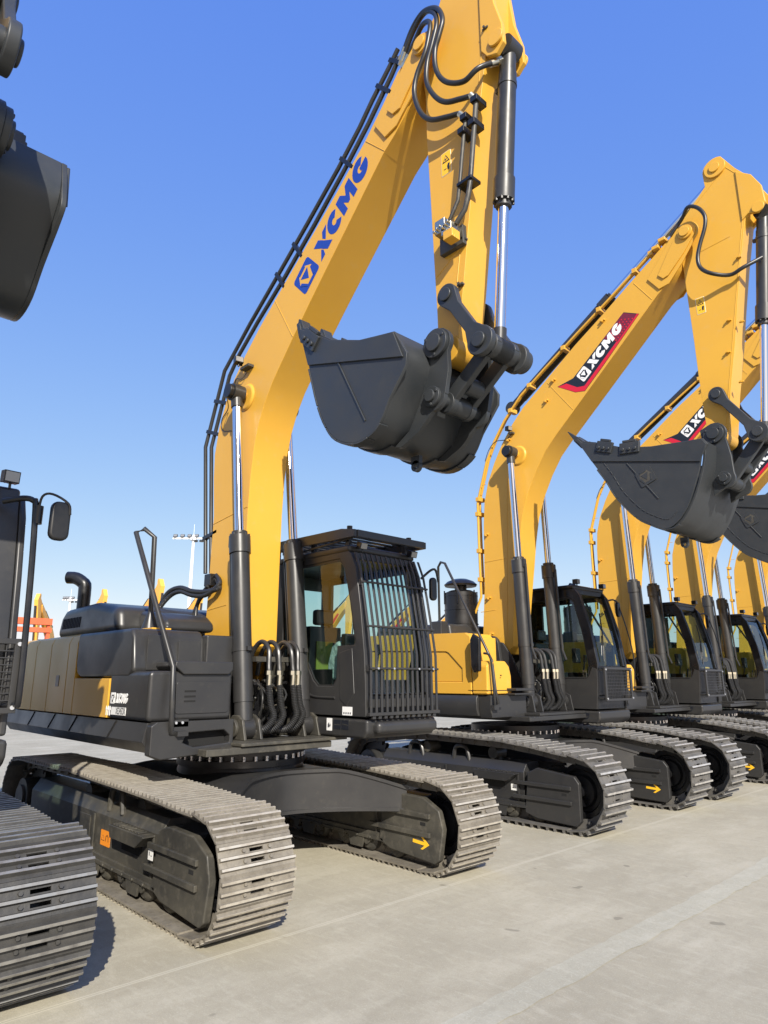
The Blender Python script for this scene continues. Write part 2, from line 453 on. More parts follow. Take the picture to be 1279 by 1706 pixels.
    if cfg['kind'] == 'B' and s < 0:
        decal('white_tag', fr, (.90, yc-.2012, .385), (1, 0, 0), (0, 0, 1), (0, -1, 0), [(rrect(0, 0, .10, .075, .004), WHT, 1), ([(.02, .03), (.045, .03), (.045, .036), (.02, .036)], DBLK, 2), ([(.06, .03), (.066, .03), (.066, .05), (.06, .05)], DBLK, 2)])
    if s > 0:
        yy = yc-.2362
        arrow = [(0, .040), (.155, .040), (.105, .0), (.135, 0), (.215, .055), (.135, .11), (.105, .11), (.155, .070), (0, .070)]
        decal('direction_arrow', g, (1.56, yy, .205), (.99, 0, -.06), (.06, 0, .99), (0, -1, 0), [(arrow, ARW, 1)], 'yellow direction arrow')

def make_carbody(root, cfg):
    G = cfg['grey_u']
    mb = MB(); N = 28
    rows = []
    yl = cfg['g']/2-.20
    for i in range(N+1):
        y = -yl+2*yl*i/N; q = abs(y)/yl
        xf = .76+.69*q**1.7; zt = .89-.17*max(0, (q-.5)/.5)**1.3; zb = .50
        rows.append((y, xf, zt, zb))
    N = len(rows)-1
    for sx in (1,):
        vs = []; fs = []
        for y, xf, zt, zb in rows: vs += [(xf, y, zt), (xf, y, zb), (-xf, y, zb), (-xf, y, zt)]
        for i in range(N):
            a = i*4; b = a+4
            for k in range(4): fs.append((a+k, a+(k+1) % 4, b+(k+1) % 4, b+k))
        fs += [(0, 1, 2, 3), tuple(4*N+k for k in (3, 2, 1, 0))]
        mb.add(vs, fs)
    # lips standing proud of the front and rear faces
    for sx in (1, -1):
        for top in (True, False):
            vs = []; fs = []
            for y, xf, zt, zb in rows:
                z1 = zt+.004 if top else zb+.028; z0 = z1-.03
                vs += [(sx*(xf-.05), y, z1), (sx*(xf+.03), y, z1), (sx*(xf+.03), y, z0), (sx*(xf-.05), y, z0)]
            for i in range(N):
                a = i*4; b = a+4
                for k in range(4): fs.append((a+k, a+(k+1) % 4, b+(k+1) % 4, b+k))
            mb.add(vs, fs)
    mb.cyl((0, 0, .80), (0, 0, .93), .68, .63, 48)
    mb.build('carbody', GRY, root, ang=25)
    mb = MB(); mb.use(BLK)
    mb.cyl((0, 0, .925), (0, 0, .985), .66, n=56); mb.cyl((0, 0, .985), (0, 0, 1.03), .60, n=56); mb.cyl((0, 0, 1.03), (0, 0, 1.10), .66, n=56)
    mb.use(BOLT)
    NB = 36
    for i in range(NB):
        a = 2*pi*i/NB
        for rr, z0, z1 in ((.645, .984, 1.006), (.645, 1.004, 1.03)):
            x, y = rr*cos(a), rr*sin(a)
            if z0 < 1: mb.cyl((x, y, z0), (x, y, z1), .014, n=6)
            else: mb.cyl((x*1.0, y*1.0, 1.008), (x, y, 1.031), .014, n=6)
    mb.build('swing_bearing', None, root)

# ------------------------------------------------------------------ hydraulic cylinder
def hyd(root, name, p0, p1, split, r, rr, collar=.26, eye=.11, w=.13, clamp=None, rodmat=None):
    p0 = Vector(p0); p1 = Vector(p1); d = (p1-p0).normalized(); L = (p1-p0).length; s = p0+d*split
    m = MB(); m.use(GRY)
    m.cyl(p0+Vector((0, -w/2, 0)), p0+Vector((0, w/2, 0)), eye, n=24)
    m.cyl(p0+d*eye*.6, p0+d*.26, r*.92, n=28); m.cyl(p0+d*.24, s-d*collar, r, n=32)
    m.cyl(s-d*collar, s-d*.05, r*1.16, n=32); m.cyl(s-d*.05, s, r*.86, n=28)
    sd = d.cross(Vector((0, 1, 0))).normalized()
    if clamp:
        for q in clamp:
            m.cyl(p0+d*q-d*.02, p0+d*q+d*.02, r*1.07, n=28); m.box((-.03, -.02, -.02), (.03, .02, .02), Matrix.Translation(p0+d*q+sd*r*-1.1))
    for i in range(10):
        a = 2*pi*i/10; u = d.orthogonal().normalized(); v = d.cross(u)
        m.cyl(s-d*.055+(u*cos(a)+v*sin(a))*r*1.02, s-d*.03+(u*cos(a)+v*sin(a))*r*1.02, .012, n=6)
    b = m.build(name, None, root)
    m = MB(); m.cyl(s-d*.02, p1-d*eye*.5, rr, n=24); m.build('piston_rod', CHR, b)
    m = MB(); m.cyl(p1+Vector((0, -w/2, 0)), p1+Vector((0, w/2, 0)), eye*.95, n=24); m.cyl(p1-d*(eye+.08), p1-d*eye*.4, rr*1.25, n=24)
    m.build('rod_eye', GRY, b)
    return b

exec_parts = []
# ------------------------------------------------------------------ cab
def make_cab(root, cfg):
    k = cfg['cab']; ya, yb = k['y0'], k['y1']; O = k['outer']; Wn = k['window']
    sh = MB()
    sh.prism(O, ya, ya+.05, [Wn])
    sh.prism(O, yb-.05, yb, [k['lwindow']])
    # floor, roof, rear wall with window, front sill, pillars
    fx = k['fx']; rx = k['rx']; zf = k['zf']; zr = k['zr']
    sh.box((rx+.01, ya+.05, zf), (fx(zf+.2)-.04, yb-.05, zf+.20))
    sh.box((rx+.03, ya+.05, zr-.09), (fx(zr-.05)-.05, yb-.05, zr-.012))
    sh.prismx([(ya+.05, zf+.2), (yb-.05, zf+.2), (yb-.05, zr-.09), (ya+.05, zr-.09)], rx+.02, rx+.06, [[(ya+.15, 2.15), (yb-.15, 2.15), (yb-.15, zr-.25), (ya+.15, zr-.25)]])
    zs = k['sill']
    sh.box((fx(zs)-.12, ya+.05, zf+.2), (fx(zs)-.03, yb-.05, zs))
    cab = sh.build('cab', k['mat'], root, bevel=.018)
    # base
    m = MB()
    m.prism([(rx-.02, zf-.02), (rx-.02, zf-.20), (fx(zf)-.02, zf-.20), (fx(zf)+.03, zf-.14), (fx(zf)+.03, zf-.02)], ya-.012, yb+.01)
    m.build('cab_base', GRY, root, bevel=.03)
    # roof cap with rounded edges
    m = MB()
    ov = .015 if cfg['kind'] != 'C' else -.02; m.box((rx-.01, ya-ov, zr-.02), (fx(zr)-.02-(.0 if cfg['kind'] != 'C' else .06), yb+ov, zr+.055)); m.build('cab_roof', k['mat'], root, bevel=.03, seg=3)
    # glass
    m = MB(); m.add([(x_, ya+.024, z_) for x_, z_ in Wn], [tuple(range(len(Wn)))]); m.build('side_window', GLS, cab)
    m = MB(); m.add([(x_, yb-.026, z_) for x_, z_ in k['lwindow']], [tuple(range(len(k['lwindow'])))]); m.build('door_window', GLS, cab)
    m = MB(); m.add([(rx+.04, ya+.14, 2.14), (rx+.04, yb-.14, 2.14), (rx+.04, yb-.14, zr-.24), (rx+.04, ya+.14, zr-.24)], [(0, 1, 2, 3)]); m.build('rear_window', GLS, cab)
    m = MB(); pts = [zs, zs+.35, zs+.7, zs+1.05, zr-.12]
    vs = []
    for z in pts: vs += [(fx(z)-.035, ya+.055, z), (fx(z)-.035, yb-.055, z)]
    m.add(vs, [(2*i, 2*i+1, 2*i+3, 2*i+2) for i in range(len(pts)-1)]); m.build('windshield', GLS, cab)
    m = MB(); pwid = .13 if cfg['kind'] == 'C' else .055
    for yy, wd in ((ya+.052, .045), (yb-.052-pwid, pwid)):
        zz_ = [zs, zs+.4, zs+.8, zs+1.1, zr-.1]; vs = []; fs = []
        for z in zz_:
            x = fx(z)-.006; vs += [(x, yy, z), (x, yy+wd, z), (x-.05, yy+wd, z), (x-.05, yy, z)]
        for j in range(len(zz_)-1):
            a_ = 4*j; b_ = a_+4
            for q in range(4): fs.append((a_+q, a_+(q+1) % 4, b_+(q+1) % 4, b_+q))
        m.add(vs, fs+[(0, 1, 2, 3), tuple(4*(len(zz_)-1)+q for q in (3, 2, 1, 0))])
    m.build('cab_pillar', k['mat'], cab, bevel=.008)
    # window gasket
    m = MB()
    cx = sum(p[0] for p in Wn)/len(Wn); cz = sum(p[1] for p in Wn)/len(Wn)
    inner = [(p[0]+(cx-p[0])*.045, p[1]+(cz-p[1])*.03) for p in Wn]
    m.prism(Wn, ya+.012, ya+.034, [inner]); m.build('window_seal', RUB, cab)
    # interior: seat, console, steering column
    m = MB(); xc = k['sx']; yc = (ya+yb)/2
    m.box((xc-.28, yc-.24, 1.62), (xc+.25, yc+.24, 1.76)); m.box((xc-.15, yc-.15, zf+.2), (xc+.12, yc+.15, 1.62))
    m.box((xc-.36, yc-.23, 1.70), (xc-.24, yc+.23, 2.35), Matrix.Translation((0, 0, 0)))
    m.build('operator_seat', BLK, cab, bevel=.04, seg=3)
    m = MB(); m.box((xc-.35, yc-.13, 2.37), (xc-.25, yc+.13, 2.55)); m.build('headrest', BLK, cab, bevel=.03)
    m = MB()
    for sg in (-1, 1):
        m.box((xc-.1, yc+sg*.27, 1.55), (xc+.36, yc+sg*.38, 1.86)); m.cyl((xc+.28, yc+sg*.32, 1.86), (xc+.32, yc+sg*.32, 2.05), .014, n=8); m.cyl((xc+.32, yc+sg*.32, 2.03), (xc+.33, yc+sg*.32, 2.14), .028, n=10)
    for sg in (-1, 1):
        m.cyl((xc+.55, yc+sg*.09, zf+.2), (xc+.62, yc+sg*.09, 1.95), .012, n=8)
    m.box((xc+.50, ya+.09, 2.0), (xc+.58, ya+.22, 2.22))
    m.build('control_console', BLK, cab, bevel=.012)
    if cfg['kind'] == 'A':
        m = MB(); m.box((xc-.237, yc-.14, 1.86), (xc-.225, yc+.12, 2.18)); m.build('seat_cover', HIVIS, cab)
        m = MB()
        # crumpled protective sheet over the console
        m.prism([(.70, 1.74), (.96, 1.76), (1.0, 2.02), (.88, 2.16), (.78, 2.10), (.72, 1.95)], ya+.10, ya+.20); m.build('plastic_bag', mat('clear_plastic_film', (.30, .38, .36), .25, bump=(14, .9, .03)), cab, bevel=.03)
    # pillar details on the right side
    if cfg['kind'] != 'B':
        m = MB()
        rec = [(1.04, 2.02), (1.24, 2.06), (1.28, 1.62), (1.16, 1.50), (1.06, 1.56)]
        m.prism(rec, ya-.006, ya+.002); m.build('side_cover', GRY, cab, bevel=.006)
        m = MB(); m.tube([(.42, ya-.004, 1.86), (.50, ya-.004, 1.66), (.62, ya-.004, 1.585), (.98, ya-.004, 1.575)], .012, 8, 4); m.build('pressed_rib', GRY, cab)
        decal('white_label', cab, (1.10, ya-.001, 1.41), (1, 0, 0), (0, 0, 1), (0, -1, 0), [(rrect(0, 0, .15, .082, .004), WHT, 1)] + [([(.02+i*.032, .012), (.034+i*.032, .012), (.034+i*.032, .03), (.02+i*.032, .03)], DBLK, 2) for i in range(4)])
        decal('base_label', root.children[-1] if False else cab, (.87, ya-.0135, 1.255), (1, 0, 0), (0, 0, 1), (0, -1, 0), [(rrect(0, 0, .085, .12, .003), WHT, 1), ([(.02, .03), (.04, .03), (.04, .08), (.02, .06)], DBLK, 2), ([(.05, .03), (.065, .05), (.055, .07), (.045, .05)], DBLK, 2), (rrect(.11, .02, .22, .11, .004), DBLK, 1), (rrect(.235, .02, .34, .11, .004), DBLK, 1), ([(.12, .06), (.21, .06), (.21, .064), (.12, .064)], GRD, 2), ([(.25, .07), (.33, .06), (.33, .065), (.25, .075)], GRD, 2)])
    else:
        decal('white_label', cab, (.88, ya-.001, 1.47), (1, 0, 0), (0, 0, 1), (0, -1, 0), [(rrect(0, 0, .12, .09, .004), WHT, 1), ([(.02, .02), (.10, .02), (.10, .026), (.02, .026)], DBLK, 2)])
        decal('base_label', cab, (.86, ya-.0135, 1.20), (1, 0, 0), (0, 0, 1), (0, -1, 0), [(rrect(0, .03, .14, .07, .01), DBLK, 1), (arc_shape(.08, .03, .05, .05, .035, .035, 180, 350), DBLK, 1)])
        m = MB(); m.prism([(.60, 1.60), (.72, 1.60), (.74, 1.54), (.60, 1.54)], ya-.006, ya+.002); m.prism([(.78, 1.60), (.84, 1.60), (.80, 1.54)], ya-.006, ya+.002); m.build('pressed_rib', GRY, cab)

def lamp(parent, p, d=(1, 0, -.15), s=.06):
    p = Vector(p); d = Vector(d).normalized(); M = d.to_track_quat('Z', 'Y').to_matrix().to_4x4(); M.translation = p
    m = MB(); m.box((-s, -s*.8, -.045), (s, s*.8, .03), M); m.cyl(p-Vector((0, 0, s*1.6)), p, .01, n=8)
    for i in range(5): m.box((-s+.01+i*.024, -s*.8, -.06), (-s+.016+i*.024, s*.8, -.045), M)
    l = m.build('work_light', BLK, parent, bevel=.01)
    m = MB(); m.box((-s*.85, -s*.65, .0302), (s*.85, s*.65, .034), M); m.build('lens', LENS, l)

# ------------------------------------------------------------------ bucket
def refine(P, sub=3):
    E = [(2*P[0][0]-P[1][0], 2*P[0][1]-P[1][1])]+list(P)+[(2*P[-1][0]-P[-2][0], 2*P[-1][1]-P[-2][1])]; out = []
    for i in range(1, len(E)-2):
        a, b, c, d = E[i-1:i+3]
        for q in range(sub):
            t = q/sub
            out.append(tuple(.5*((2*b[j])+(c[j]-a[j])*t+(2*a[j]-5*b[j]+4*c[j]-d[j])*t*t+(3*b[j]-a[j]-3*c[j]+d[j])*t**3) for j in (0, 1)))
    return out+[P[-1]]
def make_bucket(root, cfg):
    k = cfg['bucket']; hw = k['hw']; ks = k['ks']; side = refine(k['side'][:ks])+k['side'][ks:]; shell = refine(k['shell']); Mt = k.get('mat', BKT)
    m = MB()
    for sg in (-1, 1): m.prism(side, sg*hw, sg*(hw-.03))
    # shell sheet
    def offset(P, t):
        out = []
        for i, p in enumerate(P):
            a = P[max(i-1, 0)]; b = P[min(i+1, len(P)-1)]; dx, dz = b[0]-a[0], b[1]-a[1]; L = hypot(dx, dz); out.append((p[0]-dz/L*t, p[1]+dx/L*t))
        return out
    inn = offset(shell, .03)
    m.prism(shell+inn[::-1], -hw+.029, hw-.029)
    # reinforcement band on the side plates, wear strips round the heel
    for sg in (-1, 1):
        m.prism(k['band'], sg*(hw+.0005), sg*(hw+.018))
        a, c = k['weld']; m.beam((a[0], sg*(hw+.006), a[1]), (c[0], sg*(hw+.006), c[1]), .014, .012, (0, 1, 0))
    out = offset(shell, -.018); sh0 = offset(shell, -.0005)
    for i in range(k['w0']*3, k['w1']*3, 3):
        for sg in (-1, 1):
            q = sh0[i:i+4]+out[i:i+4][::-1]
            cx = sum(p[0] for p in q)/8; cz = sum(p[1] for p in q)/8
            q = [(cx+(p[0]-cx)*.96, cz+(p[1]-cz)*.96) for p in q]
            m.prism(q, sg*(hw+.004), sg*(hw-.09))
    for y in (-hw*.45, hw*.45):
        for i in range((k['w0']+1)*3, (k['w1']-1)*3, 3): m.prism(sh0[i:i+4]+out[i:i+4][::-1], y-.06, y+.06)
    if cfg['kind'] == 'B':
        arcp = offset(shell, .12)[5:27]
        for i in range(0, len(arcp)-1):
            a_, b_ = arcp[i], arcp[i+1]
            for sg in (-1, 1): m.beam((a_[0]+(b_[0]-a_[0])*.1, sg*(hw+.003), a_[1]+(b_[1]-a_[1])*.1), (a_[0]+(b_[0]-a_[0])*.82, sg*(hw+.003), a_[1]+(b_[1]-a_[1])*.82), .012, .010, (0, 1, 0))
    b = m.build('bucket', Mt, root, bevel=k.get('bev', .005), seg=3)
    # lip plate and teeth
    L0 = Vector((side[0][0], 0, side[0][1])); dr = Vector((k['tooth'][0], 0, k['tooth'][1])).normalized(); nn = Vector((dr.z, 0, -dr.x))
    m = MB(); M = Matrix(((dr.x, 0, nn.x, L0.x), (0, 1, 0, 0), (dr.z, 0, nn.z, L0.z), (0, 0, 0, 1)))
    m.box((-.20, -hw-.012, -.02), (.02, hw+.012, .025), M); m.build('lip', Mt, b, bevel=.008)
    for i in range(5):
        y = -hw+.06+(2*hw-.12)*i/4; T = MB()
        T.panel([(-.12, -.045), (.06, -.04), (.06, .04), (-.12, .055)], [], lambda u, v, w: M @ Vector((u, w, v)), y-.055, y+.055)
        tl = k['tl']; T.panel([(.05, -.034), (tl, -.006), (tl, .006), (.05, .034)], [], lambda u, v, w: M @ Vector((u, w, v)), y-.045, y+.045)
        T.build('tooth', Mt, b, bevel=.012)
    for sg in (-1, 1):        # side cutters
        m = MB()
        for (x, z, ln, an) in k['cutters']:
            Mr = Matrix.Translation((x, sg*(hw+.02), z)) @ Matrix.Rotation(-radians(an), 4, 'Y')
            m.box((-ln/2, -.022, -.10), (ln/2, .022, .05), Mr)
            m.box((-ln/2+.04, -.022, .05), (ln/2-.05, .022, .085), Mr)
            for i in (-.3, 0, .3): m.cyl(Mr @ Vector((i*ln, sg*.0215, -.045)), Mr @ Vector((i*ln, sg*.045, -.045)), .024, n=8)
        if m.v: m.build('side_cutter', Mt, b, bevel=.008)
    # ears with pin bosses
    (hx, hz), (lx, lz) = k['hinge'], k['link']
    for sg in (-1, 1):
        m = MB(); ye = sg*k['ear']
        m.prism(k['earp'], ye-.022, ye+.022)
        m.build('bucket_ear', Mt, b, bevel=.008)
    m = MB()
    for (x, z, r) in ((hx, hz, .125), (lx, lz, .085)):
        for sg in (-1, 1):
            m.cyl((x, sg*(k['ear']+.0225), z), (x, sg*(k['ear']+.06), z), r, n=28)
            m.cyl((x, sg*(k['ear']+.06), z), (x, sg*(k['ear']+.085), z), r*.6, n=24)
            for a in (30, 150, 270):
                m.cyl((x+r*.8*cos(radians(a)), sg*(k['ear']+.06), z+r*.8*sin(radians(a))), (x+r*.8*cos(radians(a)), sg*(k['ear']+.07), z+r*.8*sin(radians(a))), .014, n=6)
        m.cyl((x, -k['ear'], z), (x, k['ear'], z), .05, n=16)
    m.build('bucket_pin', Mt, b, bevel=.006)
    hk = k['hook']
    m = MB(); m.prism(disc(hk[0], hk[1]-.02, .05, 0, 360, 20)+[], -.02, .02, [disc(hk[0], hk[1]-.025, .022, 0, 360, 12)]); m.box((hk[0]-.05, -.02, hk[1]), (hk[0]+.05, .02, hk[1]+.07)); m.build('lifting_eye', Mt, b)
    if 'emb' in k:  # cast mark
        (ex, ez), sz, an = k['emb']; c, s_ = cos(radians(an)), sin(radians(an))
        sc = lambda P: [(a*sz, q*sz) for a, q in P]
        bar = [(rrect(0, 0, .16*sz, 1.25*sz, .01), BKT, 6)]
        decal('raised_emblem', b, (ex, -hw, ez), (c, 0, s_), (-s_, 0, c), (0, -1, 0), [(sc(EMB_SQ), BKT, 7), (sc(EMB_HEX), GRD, 8), (sc(EMB_TRI), BKT, 10)] + [(sc(q), BKT, 10) for q in EMB_SLITS])
    return b

# ------------------------------------------------------------------ boom, arm, linkage
def make_front(root, cfg):
    k = cfg['front']; w = k['hw']; P = k['boom']
    kd = cfg['kind']
    m = MB(); m.prism(P, -w, w)
    for a, b in k['seams']:
        for sg in (-1, 1): m.beam((a[0], sg*(w+.001), a[1]), (b[0], sg*(w+.001), b[1]), .010, .008, (0, 1, 0))
    boom = m.build('boom', YEL, root, bevel=.012)
    m = MB()
    for sg in (-1, 1):                       # fork plates at the head and raised pads
        m.prism(k['fork'], sg*(w+.0005), sg*(w+.022))
        m.prism(k['fork2'], sg*(w+.0222), sg*(w+.042))
    m.build('boom_head_plate', YEL, boom, bevel=.006)
    m = MB(); px, pz = k['pin']
    for sg in (-1, 1):
        m.cyl((px, sg*(w+.042), pz), (px, sg*(w+.075), pz), .10, n=28)
        m.cyl((px, sg*(w+.075), pz), (px, sg*(w+.095), pz), .07, n=24)
    m.build('arm_pin', YEL, boom, bevel=.006)
    # cylinder pin boss on the side
    bx, bz = k['ctop']; yo = k['cy']
    m = MB()
    for sg in (-1, 1):
        m.cyl((bx+.02, sg*w, bz-.02), (bx+.02, sg*(w+.025), bz-.02), .17, .14, n=32)
        m.cyl((bx, sg*(w+.02), bz), (bx, sg*(yo+.08), bz), .06, n=20)
    m.build('pin_boss', YEL, boom, bevel=.01)
    m = MB()
    for sg in (-1, 1): m.cyl((bx, sg*(yo+.07), bz), (bx, sg*(yo+.125), bz), .085, n=24); 
    m.build('pin_cap', BLK, boom, bevel=.01)
    for sg in (-1, 1):
        c = hyd(root, 'boom_cylinder', (k['cbase'][0], sg*yo, k['cbase'][1]), (bx, sg*yo, bz), k['csplit'], k['cr'], k['crr'], .24, .105, .14, clamp=k.get('clamp'))
        # hydraulic pipe along the barrel
        p0 = Vector((k['cbase'][0], sg*yo, k['cbase'][1])); p1 = Vector((bx, sg*yo, bz)); d = (p1-p0).normalized(); o = Vector((k['cpipe'], 0, 0))
        oo = o+Vector((0, -.03, 0))
        mm = MB(); q0 = p0+d*.75+oo; q1 = p0+d*(k['csplit']-.12)+oo
        mm.tube([p0+d*.60+oo+Vector((.05*(1 if o.x > 0 else -1), 0, 0)), q0, q1], .018, 8, smooth=False); mm.box((-.035, -.03, -.06), (.035, .03, .06), Matrix.Translation(q1+d*.02-o*.3))
        mm.build('cylinder_pipe', GRY, c)
    # arm
    A = k['arm']; aw = k['aw']
    m = MB(); m.prism(A, -aw, aw)
    for a, b in k['aseams']: m.beam((a[0], -(aw+.001), a[1]), (b[0], -(aw+.001), b[1]), .008, .007, (0, 1, 0))
    arm = m.build('arm', YEL, root, bevel=.014)
    m = MB()
    for sg in (-1, 1): m.prism(k['lug'], sg*(aw+.02), sg*(aw-.03))
    m.build('cylinder_lug', YEL, arm, bevel=.008)
    m = MB()
    lx, lz = k['bctop']
    for sg in (-1, 1): m.cyl((lx, sg*(aw+.0205), lz), (lx, sg*(aw+.045), lz), .075, n=24)
    tx, tz = k['acend']
    for sg in (-1, 1):
        m.cyl((tx, sg*aw, tz), (tx, sg*(aw+.03), tz), .14, n=28); m.cyl((tx, sg*(aw+.03), tz), (tx, sg*(aw+.05), tz), .07, n=20)
    m.cyl((cfg['bucket']['hinge'][0], -aw-.02, cfg['bucket']['hinge'][1]), (cfg['bucket']['hinge'][0], aw+.02, cfg['bucket']['hinge'][1]), .125, n=28)
    m.build('arm_boss', YEL, arm, bevel=.006)
    for (x, z) in k['studs']:
        m = MB(); m.box((x-.03, -aw-.03, z-.008), (x+.03, -aw, z+.008)); m.cyl((x, -aw-.05, z), (x, -aw, z), .012, n=8); m.build('pipe_stud', YEL if kd == 'B' else GRD, arm)
    # bucket cylinder
    hyd(root, 'bucket_cylinder', (k['bctop'][0], 0, k['bctop'][1]), (k['lev1'][0], 0, k['lev1'][1]), k['bsplit'], k['bcr'], k['bcrr'], .26, .10, .16, clamp=(.35,))
    # arm cylinder on the back of the boom
    hyd(root, 'arm_cylinder', (k['ac0'][0], 0, k['ac0'][1]), (k['acend'][0], 0, k['acend'][1]), k['acsplit'], .085, .05, .24, .10, .14)
    # levers
    (ax, az), (bx2, bz2) = k['lev0'], k['lev1']
    yl = aw+.075
    for sg in (-1, 1):
        m = MB(); dx, dz = bx2-ax, bz2-az; L = hypot(dx, dz); ux, uz = dx/L, dz/L; nx, nz = -uz, ux
        an = math.degrees(atan2(uz, ux))
        prof = disc(ax, az, .10, an+70, an+290, 14) + [(ax+ux*.16-nx*.055, az+uz*.16-nz*.055)] + [(bx2-ux*.18-nx*.055, bz2-uz*.18-nz*.055)] + disc(bx2, bz2, .125, an-130, an+130, 16) + [(bx2-ux*.18+nx*.055, bz2-uz*.18+nz*.055), (ax+ux*.16+nx*.055, az+uz*.16+nz*.055)]
        m.prism(prof, sg*(yl-.03), sg*(yl+.03))
        m.cyl((ax, sg*(yl+.03), az), (ax, sg*(yl+.05), az), .06, n=20); m.cyl((bx2, sg*(yl+.03), bz2), (bx2, sg*(yl+.055), bz2), .065, n=20)
        m.build('bucket_lever', BKT, root, bevel=.010)
    ex = k.get('pinx', .06); m = MB(); m.cyl((bx2, -yl-.02, bz2), (bx2, yl+.035+ex, bz2), .075, n=24)
    if ex: m.cyl((bx2, yl+.045, bz2), (bx2, yl+.10, bz2), .10, n=24)
    m.cyl((ax, -yl, az), (ax, yl, az), .05, n=16); m.build('lever_pin', BKT, root)
    # H-link to the bucket
    cx, cz = cfg['bucket']['link']
    m = MB()
    for sg in (-1, 1):
        m.beam((bx2, sg*.115, bz2), (cx, sg*.115, cz), .06, .12, (0, 1, 0)) if False else m.prism(disc(bx2, bz2, .10, 0, 180, 10)+disc(cx, cz, .095, 180, 360, 10), sg*.085, sg*.145)
    mx, mz = (bx2*.35+cx*.65), (bz2*.35+cz*.65)
    m.cyl((mx, -.085, mz), (mx, .085, mz), .075, n=20); m.cyl((cx, -.15, cz), (cx, .15, cz), .088, n=24); m.cyl((bx2, -.15, bz2), (bx2, .15, bz2), .095, n=24)
    m.build('bucket_link', BKT, root, bevel=.008)
    return boom, arm

def finish_front(root, cfg):
    make_bucket(root, cfg)

def pipe_run(parent, name, pts, y, r, m_, clamps=()):
    m = MB(); m.tube([(x, y, z) for x, z in pts], r, 10, smooth=False); o = m.build(name, m_, parent, ang=60)
    return o

def interp(T):
    def f(z):
        if z <= T[0][0]: return T[0][1]
        for (a, xa), (b, xb) in zip(T[:-1], T[1:]):
            if z <= b: return xa+(xb-xa)*(z-a)/(b-a)
        return T[-1][1]
    return f

